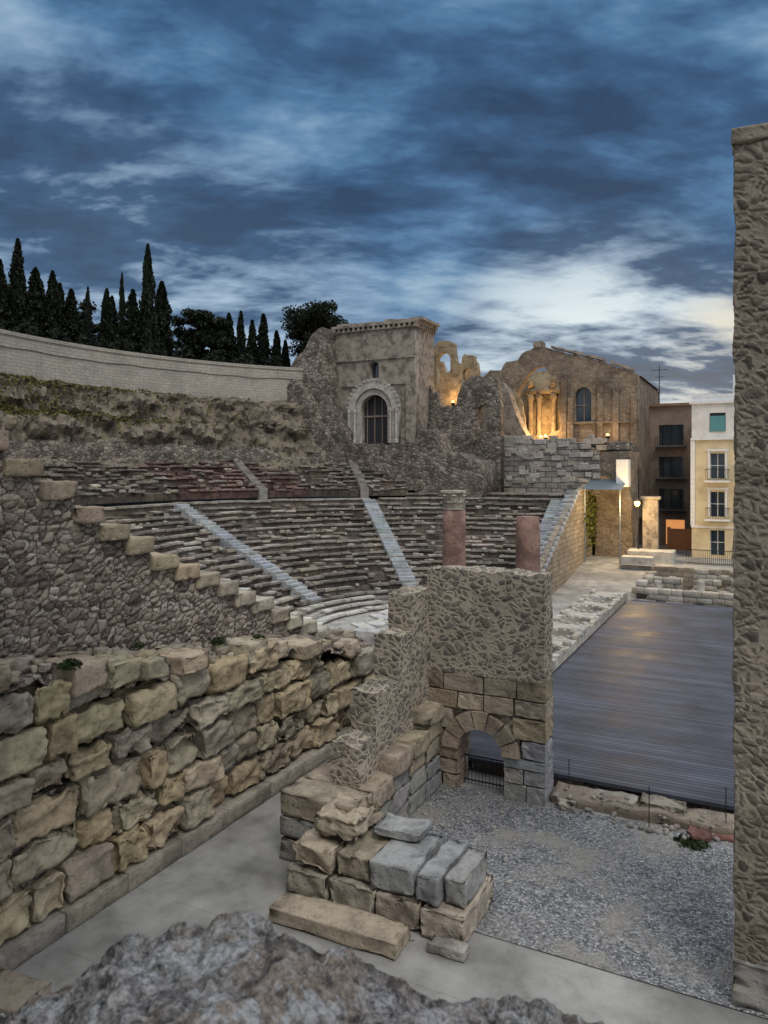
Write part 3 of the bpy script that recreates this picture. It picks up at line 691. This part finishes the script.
for (a,b) in (((-21.2,23.6),(-15.2,21.7)),((-15.2,21.7),(-11.1,20.0))):
    n=7
    for k in range(n):
        if R()<.15: continue
        p=[a[i]+(b[i]-a[i])*k/n for i in (0,1)]; q=[a[i]+(b[i]-a[i])*(k+.97)/n for i in (0,1)]; V=[]; dzz=.22+U(-.08,.1)
        for yy in (79.8,81.1):
            for dz in (-.02,dzz): V+= [(p[0],yy,p[1]+dz),(q[0],yy,q[1]+dz)]
        mb.add(V,[(0,1,3,2),(4,6,7,5),(2,3,7,6),(0,4,5,1),(0,2,6,4),(1,5,7,3)])
box(mb,-22.25,-21.25,79.75,81.15,23.45,24.1)
mb.build('gable_coping','facade',False,ch)
mb=MB(); box(mb,-11.8,-11.31,80.92,98,5,19.7); box(mb,-28.5,-28,80.92,98,12,19.5); box(mb,-28,-11.8,97,98,12,19); mb.build('side_walls','church',False,ch)
mb=MB(); mb.add([(-17.5,80.95,21.9),(-11.1,80.95,19.8),(-11.1,98,19.8),(-17.5,98,21.9)],[(0,1,2,3)]); box(mb,-17.6,-17.3,80.95,97,12.8,21.8); mb.build('roof','tile',False,ch)
mb=MB(); box(mb,-25.5,-18,85,85.6,12.8,21.5); 
for x in (-23.9,-22.9,-21.2,-20.0): lathe(mb,x,84.6,[(.42,12.8),(.42,13.5),(.3,13.7),(.27,17.8),(.42,18.3),(.5,18.8)],12,.03)
box(mb,-24.6,-19,84.2,84.95,18.8,19.4)
for x in (-23.9,-21.2): rbox(mb,x-.35,x+.35,84,84.9,19.5,20.6,(.4,.3,.2),.2,4,.1)
mb.build('apse_columns','ochre',True,ch)
poly_mesh('opening_jamb_ruin',rag([(-24.5,12.9),(-22.9,12.9),(-23.1,15),(-23.5,17.5),(-24.2,18.6),(-24.5,19)],.12,.4),[],79.7,79.98,'ochre',ch)
poly_mesh('opening_low_wall',rag([(-24.4,12.85),(-19.4,12.85),(-19.4,14.6),(-20.4,14.2),(-21.4,13.6),(-22.8,13.9),(-24.4,14.8)],.12,.4),[],80.95,81.3,'ochre',ch)
mb=MB(); box(mb,-17.8,-16,80.6,80.7,15.2,18.9); mb.build('window_glass','glass',False,ch)
mb=MB(); box(mb,-16.95,-16.85,80.5,80.58,15.2,18.9); box(mb,-17.75,-16.05,80.49,80.58,16.9,17.0); mb.build('window_bars','brown',False,ch)
poly_mesh('buttress',rag([(-27.6,12.5),(-21.8,12.5),(-23.3,15.5),(-24.6,19.0),(-25.2,19.6),(-27.6,20)],.12,.6),[],77.5,79.3,'facade',ch)
mb=MB()
for x,zt in ((-19.2,19.8),(-18.5,17.8),(-15.4,18.9),(-13.8,18.6),(-12,17.9)): rbox(mb,x,x+.6,79.7,80.0,12.8,zt,(.36,.3,.235),.05,6,.05)
rbox(mb,-19.2,-11.4,79.75,80.0,14.9,15.15,(.36,.3,.235),.05,10,.04)
mb.build('pilasters','church',False,ch)
mb=MB(); rbox(mb,-21,-11.4,74.9,79.65,11.9,12.8,(.25,.2,.16),.1,8,.1); mb.build('church_terrace','rubble_far')
poly_mesh('coursed_retaining_wall',rag([(-24.4,7.5),(-14.1,7.5),(-14.1,11.9),(-15.5,12.6),(-17,12.9),(-20,12.5),(-21,13.4),(-22.6,13.2),(-24.4,13.0)],.12,.8),[],73.9,74.8,'course')
mb=MB(); x=-24
while x<-14.3: w=U(.6,1.4); (R()<.7) and rbox(mb,x,x+w-.05,73.85,74.75,12.7,13.1+U(0,.5),vc((.42,.39,.34),.2),.06,4,.05); x+=w
for i in range(60):
    x=U(-24,-14.3); z=U(8,12.6); rbox(mb,x,x+U(.5,1.3),73.8+U(-.05,.06),74.0,z,z+.5,vc((.40,.375,.335),.25),.05,4,.04)
mb.build('wall_top_blocks','ashlar_far')
mb=MB(); dbox(mb,-14.6,-11.2,74.9,79.6,1,11.8,1.0,.25); mb.build('street_retaining_wall','church')
poly_mesh('far_analemma_wall',[(54,-.5),(79,-.5),(79,9),(73,8.6),(68,7.9),(61,4.8),(55,1.9),(54,1.4)],[],-15.45,-15.0,'course_warm',None,'x')
mb=MB()
for i in range(19):
    y=54.5+i*.75; z=1.2+i*.36; rbox(mb,-15.9,-14.85,y,y+.78,z,z+.42,vc((.42,.44,.45),.15),.03,4,.02)
mb.build('far_stair_coping','marble',True)

def floodlight(name,x,y,z,power,col=(1,.60,.25),size=.3):
    e=empty(name); mb=MB(); rbox(mb,x-.2,x+.2,y-.12,y+.12,z-.45,z-.1,(.1,.1,.1),.03,3,0); tube(mb,[(x,y,z-.9),(x,y,z-.4)],[.04,.04],6); mb.build('housing','metal',False,e)
    mb=MB(); lathe(mb,x,y,[(.02,z-.13),(.16,z-.08),(.18,z+.02),(.1,z+.12),(.01,z+.15)],12); mb.build('lens','lamp',True,e)
    l=bpy.data.lights.new(name+'_light','POINT'); l.energy=power; l.color=col; l.shadow_soft_size=size
    o=bpy.data.objects.new(name+'_light',l); o.location=(x,y,z+.45); scene.collection.objects.link(o); o.parent=e
floodlight('floodlight',-20.6,78.7,13.6,800)
floodlight('floodlight',-22.0,82.2,13.7,900)
floodlight('floodlight',-31.5,79.2,14.5,1200)
floodlight('floodlight',-29.8,75.0,17.4,160)
floodlight('floodlight',-14.0,78.0,13.6,160)

# ------------------------------------------------------------------ street end
sheet('plaza',-11.2,40,69,140,1.5,'concrete')
mb=MB(); dbox(mb,-8.6,20,68.5,69,-.5,1.55,.6,.05); mb.build('plaza_retaining_wall','course_warm')
mb=MB()
for (x0,x1,y0,y1,h) in ((-9,6,60.2,60.9,.55),(-8.5,-5.5,62.5,63.3,1.3),(-4.5,5,64,64.8,1.0),(-8.8,-8,60.95,68,1.2),(-6,-5.2,61,62.4,.8),(-2,-1.2,61,63.9,1.3),(-5,6,66.8,67.4,1.5)):
    z=-.5
    while z<h:
        hh=U(.35,.5); along=x1-x0>y1-y0; a,b=(x0,x1) if along else (y0,y1)
        while a<b:
            w=U(.6,1.4)
            if R()<.8:
                if along: rbox(mb,a,min(a+w,b)-.02,y0,y1,z,z+hh,vc((.44,.405,.35),.25),.05,4,.05)
                else: rbox(mb,x0,x1,a,min(a+w,b)-.02,z,z+hh,vc((.42,.38,.33),.25),.05,4,.05)
            a+=w
        z+=hh
for i in range(110): x=U(-8,5);y=U(60.8,68);q=U(.12,.45); rbox(mb,x,x+q*1.4,y,y+q,-.4,-.2+q,vc((.48,.46,.43),.25),.06,3,.05,2,U(0,3))
mb.build('excavated_ruins','ashlar_far',True)
mb=MB()
for (x,y) in ((-7.2,61.5),(-4.2,63),(-6.4,64.5)): lathe(mb,x,y,[(.35,-.4),(.35,.0),(.3,.05),(.3,1.2),(.28,1.3)],12,.02)
mb.build('column_drums','facade_light',True)
mb=MB(); 
for i in range(60): x=-6+i*.16; box(mb,x,x+.03,71.9,71.93,1.52,2.8)
box(mb,-6,3.7,71.88,71.95,2.8,2.86); box(mb,-6,3.7,71.88,71.95,1.62,1.67); mb.build('iron_railing','metal')
wb=empty('cream_apartment_building')
poly_mesh('front_wall',[(-6,1.4),(9,1.4),(9,13),(-6,13)],[[(xc-.65,z),(xc+.65,z),(xc+.65,z+2.4),(xc-.65,z+2.4)] for xc in (-3.7,-.6,2.6,5.8) for z in (1.8,5.5,9.2)],77.8,78.2,'cream',wb)
poly_mesh('attic_wall',[(-6,13.0),(9,13.0),(9,16.4),(-6,16.4)],[[(xc-.7,z),(xc+.7,z),(xc+.7,z+1.8),(xc-.7,z+1.8)] for xc in (-3.7,-.6,2.6,5.8) for z in (13.7,)],77.8,78.2,'whitewall',wb)
mb=MB(); box(mb,-6,9,78.6,90,1.4,16.35); mb.build('body','whitewall',False,wb)
mb=MB(); box(mb,-6.2,9.1,77.55,78.2,16.4,16.65); box(mb,-6.1,9.1,77.6,77.79,12.9,13.1); box(mb,-6.1,-5.7,77.7,77.79,4.61,12.9); box(mb,-2.4,0,79,82,16.36,19.2); box(mb,-6,9,77.9,78.1,16.65,17.3); box(mb,-6.05,9,77.68,77.79,4.4,4.6)
for z in (5.2,8.9):
    for xc in (-3.7,-.6,2.6,5.8):
        box(mb,xc-.85,xc-.66,77.72,77.79,z+.3,z+2.9); box(mb,xc+.66,xc+.85,77.72,77.79,z+.3,z+2.9); box(mb,xc-.95,xc+.95,77.68,77.79,z+2.9,z+3.1)
mb.build('cornice','white',False,wb)
mb=MB()
for xc in (-3.7,-.6,2.6,5.8):
    for z in (1.8,5.5,9.2,13.7): box(mb,xc-.65,xc+.65,78.3,78.34,z,z+2.4)
mb.build('window_panes','glass',False,wb)
mb=MB()
for xc in (-3.7,-.6,2.6,5.8):
    for z in (1.8,5.5,9.2): 
        box(mb,xc-.03,xc+.03,78.2,78.29,z,z+2.4); box(mb,xc-.65,xc+.65,78.21,78.28,z+1.2,z+1.26)
        for q in (-.68,.6): box(mb,xc+q,xc+q+.08,78.15,78.29,z,z+2.4)
mb.build('window_frames','white',False,wb)
mb=MB()
for xc in (-3.7,-.6,2.6,5.8): box(mb,xc-.66,xc+.66,77.72,77.79,13.7,15.2)
mb.build('shutters','teal',False,wb)
mb=MB()
for xc in (-3.7,-.6,2.6,5.8):
    for z in (5.3,9.0):
        for i in range(15): x=xc-1.0+i*.143; box(mb,x-.015,x+.015,77.0,77.03,z,z+1.05)
        box(mb,xc-1.03,xc+1.03,76.97,77.05,z+1.05,z+1.1)
        for q in (-1.03,1.0): box(mb,xc+q,xc+q+.03,77,77.8,z+1.0,z+1.08)
mb.build('balcony_rails','metal',False,wb)
mb=MB()
for xc in (-3.7,-.6,2.6,5.8):
    for z in (5.3,9.0): box(mb,xc-1.1,xc+1.1,76.95,77.67,z-.18,z)
mb.build('balcony_slabs','white',False,wb)
bb=empty('brown_apartment_building')
poly_mesh('front_wall',[(-14,1.4),(-3,1.4),(-3,17.2),(-14,17.2)],[[(xc-w,z),(xc+w,z),(xc+w,z+2.3),(xc-w,z+2.3)] for xc,w in ((-11.9,.6),(-9.0,1.3),(-6.2,.6)) for z in (5.6,9.2,12.8)]+[[(-9.6,1.6),(-7.6,1.6),(-7.6,4.4),(-9.6,4.4)]],89,89.4,'brown',bb)
mb=MB(); box(mb,-14,-3,89.8,99,1.4,17.1); mb.build('body','brown',False,bb)
mb=MB(); box(mb,-14.2,-2.9,88.6,99.2,17.2,17.5); mb.build('roof','tile',False,bb)
mb=MB()
for xc,w in ((-11.9,.6),(-9.0,1.3),(-6.2,.6)):
    for z in (5.6,9.2,12.8): box(mb,xc-w,xc+w,89.5,89.55,z,z+2.3)
mb.build('window_panes','glass',False,bb)
mb=MB()
for z in (5.4,9.0,12.6):
    box(mb,-10.6,-7.4,88.1,88.98,z-.15,z)
    for i in range(17): x=-10.55+i*.195; box(mb,x-.02,x+.02,88.1,88.13,z,z+1)
    box(mb,-10.6,-7.4,88.08,88.15,z+1,z+1.06)
    for x in (-9.9,-9.0,-8.1): box(mb,x-.04,x+.04,89.42,89.49,z+.2,z+2.5)
mb.build('balconies','metal',False,bb)
mb=MB(); box(mb,-9.6,-7.6,89.5,89.55,1.6,4.4); mb.build('lit_doorway','warmwin',False,bb)
mb=MB(); box(mb,-8.6,-5.2,84,84.4,1.5,3.6); box(mb,-8.9,-8.6,83.9,84.5,1.5,3.9); box(mb,-8.6,-5.1,83.95,84.45,3.6,3.75); mb.build('orange_garden_wall','orange')
for (x0,x1,y,zt,m) in ((-22,-13,102,15,'whitewall'),(-3,12,104,19,'brown'),(10,30,88,16,'cream')):
    e=empty('distant_house'); poly_mesh('front_wall',[(x0,1),(x1,1),(x1,zt),(x0,zt)],[[(x-.5,z),(x+.5,z),(x+.5,z+1.7),(x-.5,z+1.7)] for x in np.arange(x0+1.5,x1-1,2.6) for z in np.arange(3,zt-2.5,3.4)],y,y+.4,m,e)
    mb=MB(); box(mb,x0,x1,y+.8,y+9,1,zt); mb.build('body',m,False,e); mb=MB(); box(mb,x0-.3,x1+.3,y-.3,y+9.2,zt,zt+.3); mb.build('roof','tile',False,e)
mb=MB(); X,Y=-10.5,91; tube(mb,[(X,Y,17.4),(X,Y,22.2)],[.06,.04],6); tube(mb,[(X-.9,Y,21.6),(X+.9,Y,21.6)],[.03,.03],5); tube(mb,[(X-.5,Y,20.8),(X+.5,Y,20.8)],[.03,.03],5)
for i in range(7): x=X-.9+i*.3; tube(mb,[(x,Y-.4,21.6),(x,Y+.4,21.6)],[.02,.02],4)
mb.build('rooftop_antenna','metal')
mb=MB(); V=[];F=[];n=40
for j in range(n+1):
    x=-15+3.6*j/n; z=.05*(j%2)
    V+=[(x,70.5,8.15+z),(x,74.4,9.1+z)]
for j in range(n): a=j*2; F.append((a,a+2,a+3,a+1))
mb.add(V,F); 
for x in (-14.8,-11.6): tube(mb,[(x,70.7,1.2),(x,70.7,8.2)],[.06,.06],6)
mb.build('metal_canopy','zinc')
mb=MB(); rbox(mb,-12.3,-11.2,72.8,74.4,8.4,11.0,(.5,.5,.5),.04,3,0); mb.build('white_kiosk','white')
mb=MB(); rbox(mb,-10.0,-8.6,73.6,74.4,1.5,7.2,(.4,.36,.3),.05,5,.03); rbox(mb,-10.2,-8.4,73.5,74.5,7.2,7.5,(.4,.36,.3),.05,5,.02); mb.build('gate_pier','facade')
mb=MB(); rbox(mb,-11.0,-7.0,71,73.4,1.4,2.6,(.5,.49,.45),.05,5,.04); rbox(mb,-11.3,-8.6,69.4,70.6,-.2,2.2,(.5,.48,.44),.05,5,.04); mb.build('pale_stone_plinth','ashlar_far')
sl=empty('street_lamp'); mb=MB(); X,Y=-10.2,72.4
tube(mb,[(X,Y,1.5),(X,Y,2.2),(X,Y,6.9)],[.14,.07,.05],8); tube(mb,[(X,Y,6.9),(X,Y-.3,7.5),(X,Y-.75,7.45)],[.04,.04,.03],6)
lathe(mb,X,Y-.75,[(.34,7.12),(.30,7.2),(.12,7.4),(.03,7.5)],12); mb.build('post','metal',False,sl)
mb=MB(); lathe(mb,X,Y-.75,[(.06,6.62),(.2,6.7),(.27,6.9),(.24,7.1)],16); mb.build('lantern','lamp',True,sl)
l=bpy.data.lights.new('street_lamp_light','POINT'); l.energy=1500; l.color=(1,.66,.28); l.shadow_soft_size=.3; o=bpy.data.objects.new('street_lamp_light',l); o.location=(X+.1,Y-2.4,6.8); scene.collection.objects.link(o); o.parent=sl

# ------------------------------------------------------------------ right pillar
pl=empty('rubble_tower_pillar'); mb=MB(); dbox(mb,-.47,1.8,16.1,18.0,.4,16.4,.06,.05); mb.build('core','rubble_pillar',False,pl)
mb=MB(); rbox(mb,-.52,1.9,15.98,18.05,-.5,.42,(.38,.365,.335),.03,9,.015,ero=.05); rbox(mb,-.53,1.9,16.0,18.05,16.35,16.72,(.30,.26,.21),.05,9,.03,ero=.1)
mb.build('base_and_cap','ashlar',True,pl)

# ------------------------------------------------------------------ vegetation
def leaves(mb,P,size,cols,up=.0,mi=0):
    n=len(P); a=np.random.normal(size=(n,3)); a[:,2]+=up; a/=np.linalg.norm(a,axis=1,keepdims=True); b=np.random.normal(size=(n,3)); b-= (b*a).sum(1,keepdims=True)*a; b/=np.linalg.norm(b,axis=1,keepdims=True)
    s=size*np.random.uniform(.6,1.3,(n,1)); V=np.stack([P-b*s*.35,P+a*s*.6+b*s*.1,P+b*s*.35,P-a*s*.6],1).reshape(-1,3)
    F=[(4*i,4*i+3,4*i+2,4*i+1) for i in range(n)]; mb.add(V,F,(.05,.06,.03),mi)
    c=np.array(cols)[np.random.randint(0,len(cols),n)]; mb.c[-1]=np.concatenate([np.repeat(c,4,0),np.ones((4*n,1))],1)
GRN=[(.010,.015,.009),(.016,.022,.012),(.024,.031,.016),(.007,.010,.007)]
def cypress_mesh(seed,H=10,W=1.0,n=4200):
    np.random.seed(seed); random.seed(seed); mb=MB(); t=np.random.uniform(0,1,n)**.9; th=np.random.uniform(0,6.283,n)
    prof=lambda t: W*np.clip(np.minimum((t+.06)/.22,1),0,1)*np.power(np.clip(1-t,0,1),.62)
    lump=1+.28*np.sin(th*3+t*14+seed)+.18*np.sin(th*5-t*31)
    rr=prof(t)*lump*np.random.uniform(.55,1.12,n)
    P=np.stack([rr*np.cos(th),rr*np.sin(th),.05*H+t*H*.95],1); leaves(mb,P,.34,GRN,1.6)
    lathe(mb,0,0,[(max(.02,float(prof(np.array(q)))*.72),.06*H+q*H*.93) for q in np.linspace(0,.99,22)],10,.12,0,(.010,.014,.009))
    tube(mb,[(0,0,-1),(0,0,.12*H)],[.22,.18],8,mi=1)
    me=mb.build('tmp',['leaf','bark']); m=me.data; bpy.data.objects.remove(me); return m
CM=[cypress_mesh(11,10,.85),cypress_mesh(12,10,1.0),cypress_mesh(13,10,1.15)]
random.seed(5); np.random.seed(5)
def cyp(x,y,top,w,base=20.0):
    o=bpy.data.objects.new('cypress_tree',random.choice(CM)); scene.collection.objects.link(o); h=(top-base)/10; o.location=(x,y,base); o.scale=(w,w,h); o.rotation_euler=(0,0,U(0,6))
for a in [(-58.7,41.9,28.2,.95),(-58.2,43.3,30.2,.95),(-57.7,44.7,28.0,1.05),(-57.2,46.1,28.0,.85),(-56.6,47.6,26.6,1.0),(-57.6,47.2,27.2,.8),(-56.8,49.7,27.3,.5),
          (-57.4,52.5,27.8,.85),(-58.3,54.0,27.5,.9),(-58.5,55.5,30.2,.42),(-57.5,56,28.5,1.0),(-56.2,56.8,33.1,.95),(-56.3,58.9,29.8,1.3),(-57.4,57.6,28.4,1.0),
          (-54.2,67.3,27.9,.95),(-53.2,68.2,28.2,.85),(-52.4,69.3,27.3,.95),(-51.5,70.2,28.1,1.1),(-50.2,71.0,26.2,.9),(-49.6,71.9,25.2,.7)]: cyp(*a)
def pine(x,y,base,top,rad,nm,lean=(0,0),n=5200,dens=26,seed=3,lo=.5,ls=.3):
    random.seed(seed); np.random.seed(seed); mb=MB(); H=top-base; cx,cy=x+lean[0],y+lean[1]; fork=base+H*.38
    tube(mb,[(x,y,base-1),(x+lean[0]*.3,y+lean[1]*.3,base+H*.2),(x+lean[0]*.6,y+lean[1]*.6,fork)],[.36,.3,.24],8,mi=1)
    cl=[]
    for i in range(dens):
        a=U(0,6.283); q=math.sqrt(R())*rad*.85; z=base+H*U(lo,.92)-q*q/rad*.12; c=(cx+q*math.cos(a),cy+q*math.sin(a),z); cl.append(c)
        if i%2==0: m=((x+cx)/2+U(-.3,.3),(y+cy)/2,(fork+z)/2-.3); tube(mb,[(x+lean[0]*.6,y+lean[1]*.6,fork-.2),m,c],[.16,.1,.04],6,mi=1)
    per=n//dens; 
    for c in cl:
        rr=U(.7,1.25)*rad*.34; d=np.random.normal(size=(per,3)); d/=np.linalg.norm(d,axis=1,keepdims=True); d*=np.random.uniform(.2,1.1,(per,1))*rr; d[:,2]*=.65; leaves(mb,np.array(c)+d,ls,GRN if R()<.6 else GRN[1:3],.4)
    mb.build(nm,['leaf','bark'])
pine(-45.6,71.2,17.5,29.4,3.7,'pine_tree',(.4,0),15000,52)
pine(-57.3,65,20.0,28.4,2.3,'pine_tree',(0,0),11000,44,4,.25,.36); pine(-55.4,66,20.0,28.0,2.2,'pine_tree',(0,0),11000,44,6,.25,.36)
pine(-60,51,20.5,26.6,2.4,'pine_tree',(0,0),6000,30,8,.3)
random.seed(9); np.random.seed(9)
mb=MB(); t=np.random.uniform(78,128,7000); rr=np.random.uniform(38,40,7000); zz=20.2+np.random.uniform(0,1.3,7000)*(1+.6*np.sin(t*1.3)); t=np.radians(t)
leaves(mb,np.stack([CX-rr*np.sin(t),CY-rr*np.cos(t),zz],1),.4,GRN,.3); mb.build('hedge','leaf')
def shrub(x,y,z,r,n,cols,nm='shrub',flat=.7):
    mb=MB(); d=np.random.normal(size=(n,3)); d/=np.linalg.norm(d,axis=1,keepdims=True); d*=np.random.uniform(.2,1,(n,1))*r; d[:,2]=abs(d[:,2])*flat; leaves(mb,np.array([x,y,z])+d,r*.22,cols,.6); mb.build(nm,'leaf')
G2=[(.03,.05,.02),(.045,.065,.025),(.02,.03,.012)]
shrub(-14.3,12.0,5.4,.3,700,G2); shrub(-14.6,17.6,4.75,.3,500,G2); shrub(-15.0,14.8,5.2,.22,250,G2); shrub(-15.1,20.3,4.3,.25,300,G2); shrub(-15.0,10.0,5.8,.25,300,G2)
shrub(-1.7,22.4,-.48,.5,380,G2,'weeds',.25); shrub(-5.2,22.9,-.3,.2,160,G2,'weeds',.4)
mb=MB(); P=np.stack([np.random.normal(-14.75,.15,1300),np.random.normal(74.5,1.6,1300),np.random.normal(5.4,1.3,1300)],1); leaves(mb,P,.3,[(.12,.13,.03),(.16,.15,.04),(.07,.08,.03)]); mb.build('ivy','leaf')  # yellow light on the greenery is put into the leaf colours
mb=MB(); N=3000; t=np.random.normal(85,13,N); r=np.random.uniform(34.0,36.0,N); z=np.array([rockh(a,b) for a,b in zip(r,t)])+.1; t=np.radians(t); leaves(mb,np.stack([CX-r*np.sin(t),CY-r*np.cos(t),z],1),.28,[(.11,.10,.035),(.08,.08,.03),(.17,.145,.05)],.4); mb.build('rock_grass','leaf')

# ------------------------------------------------------------------ world
w=bpy.data.worlds.new('World'); scene.world=w; w.use_nodes=True; nt=w.node_tree; N_=nt.nodes; Lk=nt.links
try: w.cycles.sampling_method='MANUAL'; w.cycles.sample_map_resolution=256
except Exception: pass
bg=N_['Background']; 
class W(NT):
    def __init__(s): s.t=nt; s.n=N_; s.l=Lk
s=W(); tc=s.add('ShaderNodeTexCoord'); sp=s.add('ShaderNodeSeparateXYZ'); s.l.new(tc.outputs['Generated'],sp.inputs[0])
X=s.math('ADD',s.math('MULTIPLY',sp.outputs[0],.891),s.math('MULTIPLY',sp.outputs[1],.454)); Y=s.math('ADD',s.math('MULTIPLY',sp.outputs[0],-.454),s.math('MULTIPLY',sp.outputs[1],.891)); Z=s.math('MAXIMUM',sp.outputs[2],0)
den=s.math('ADD',Z,.22); cb=s.add('ShaderNodeCombineXYZ'); s.l.new(s.math('DIVIDE',X,den),cb.inputs[0]); s.l.new(s.math('DIVIDE',Y,den),cb.inputs[1])
mp=s.add('ShaderNodeMapping'); mp.inputs['Rotation'].default_value=(0,0,math.radians(-32)); mp.inputs['Scale'].default_value=(.75,1.25,1); mp.inputs['Location'].default_value=(4.3,1.2,0); s.l.new(cb.outputs[0],mp.inputs['Vector'])
n1=s.noise(mp.outputs[0],2.3,5,.58,.2); n2=s.noise(mp.outputs[0],.8,2,.5,.3); n3=s.noise(mp.outputs[0],7.5,4,.6,.2)
f=s.math('ADD',s.math('MULTIPLY',n1.outputs[0],.58),s.math('ADD',s.math('MULTIPLY',n2.outputs[0],.42),s.math('MULTIPLY',n3.outputs[0],.22)))
cl=s.ramp(f,[(.50,(.028,.062,.13)),(.575,(.045,.108,.22)),(.625,(.078,.18,.335)),(.67,(.14,.265,.43)),(.73,(.28,.42,.57)),(.81,(.52,.63,.72))])
sky=s.add('ShaderNodeTexSky',sky_type='NISHITA'); sky.sun_disc=False; sky.sun_elevation=math.radians(4); sky.sun_rotation=math.radians(-10)
nk=s.mix(1.0,sky.outputs[0],(.02,.025,.03),'MULTIPLY')
c=s.mix(.12,cl,nk,'ADD')
mk=s.ramp(f,[(.555,.05),(.68,1)])
haze=s.ramp(Z,[(0,.8),(.12,.45),(.26,.08),(.4,0)]); c=s.mix(s.math('MULTIPLY',haze,mk),c,(.30,.43,.56))
def glow(dx,dy,dz,p0,p1,col,amt):
    global c
    v=Vector((dx,dy,dz)).normalized(); dn=s.add('ShaderNodeVectorMath',operation='DOT_PRODUCT'); s.l.new(tc.outputs['Generated'],dn.inputs[0]); dn.inputs[1].default_value=v
    g=s.ramp(dn.outputs['Value'],[(p0,0),(p1,amt)]); g=s.math('MULTIPLY',g,mk); c=s.mix(g,c,col)
glow(-.20,1.03,.10,.972,.998,(.82,.90,.91),1.0); glow(.02,1.0,.08,.985,.9995,(1.0,.84,.58),.95); glow(-.72,.80,.17,.960,.999,(.52,.64,.76),.8); glow(-.93,.72,.40,.982,.999,(.42,.54,.66),.7)
zen_fill=s.ramp(Z,[(.56,0),(.8,1)]); c=s.mix(zen_fill,c,(1.72,1.77,1.86));  # unseen sky overhead brightened as added fill light
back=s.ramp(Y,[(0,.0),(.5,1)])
back_fill=s.math('MULTIPLY',s.math('SUBTRACT',1,back),.85); c=s.mix(back_fill,c,(.68,.715,.77))  # sky behind the camera lifted as added fill light
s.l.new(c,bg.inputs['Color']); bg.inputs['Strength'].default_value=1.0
su=bpy.data.lights.new('sun','SUN'); su.energy=1.3; su.angle=math.radians(25); su.color=(1,.95,.87); so=bpy.data.objects.new('sun',su); scene.collection.objects.link(so)
so.rotation_euler=Vector((-.55,.5,-1)).to_track_quat('-Z','Y').to_euler()
cam=bpy.data.cameras.new('camera'); co=bpy.data.objects.new('camera',cam); scene.collection.objects.link(co); scene.camera=co
co.location=(0,0,10); co.rotation_euler=(math.radians(90),0,math.radians(27)); cam.lens=26; cam.sensor_width=36; cam.shift_y=-42/1024; cam.clip_start=.1; cam.clip_end=3000
cam.dof.use_dof=True; cam.dof.focus_distance=28; cam.dof.aperture_fstop=4
scene.view_settings.view_transform='Standard'; scene.view_settings.look='None'; scene.view_settings.exposure=0
print('BUILD TIME',time.time()-T0,'polys',sum(len(o.data.polygons) for o in scene.objects if o.type=='MESH'))
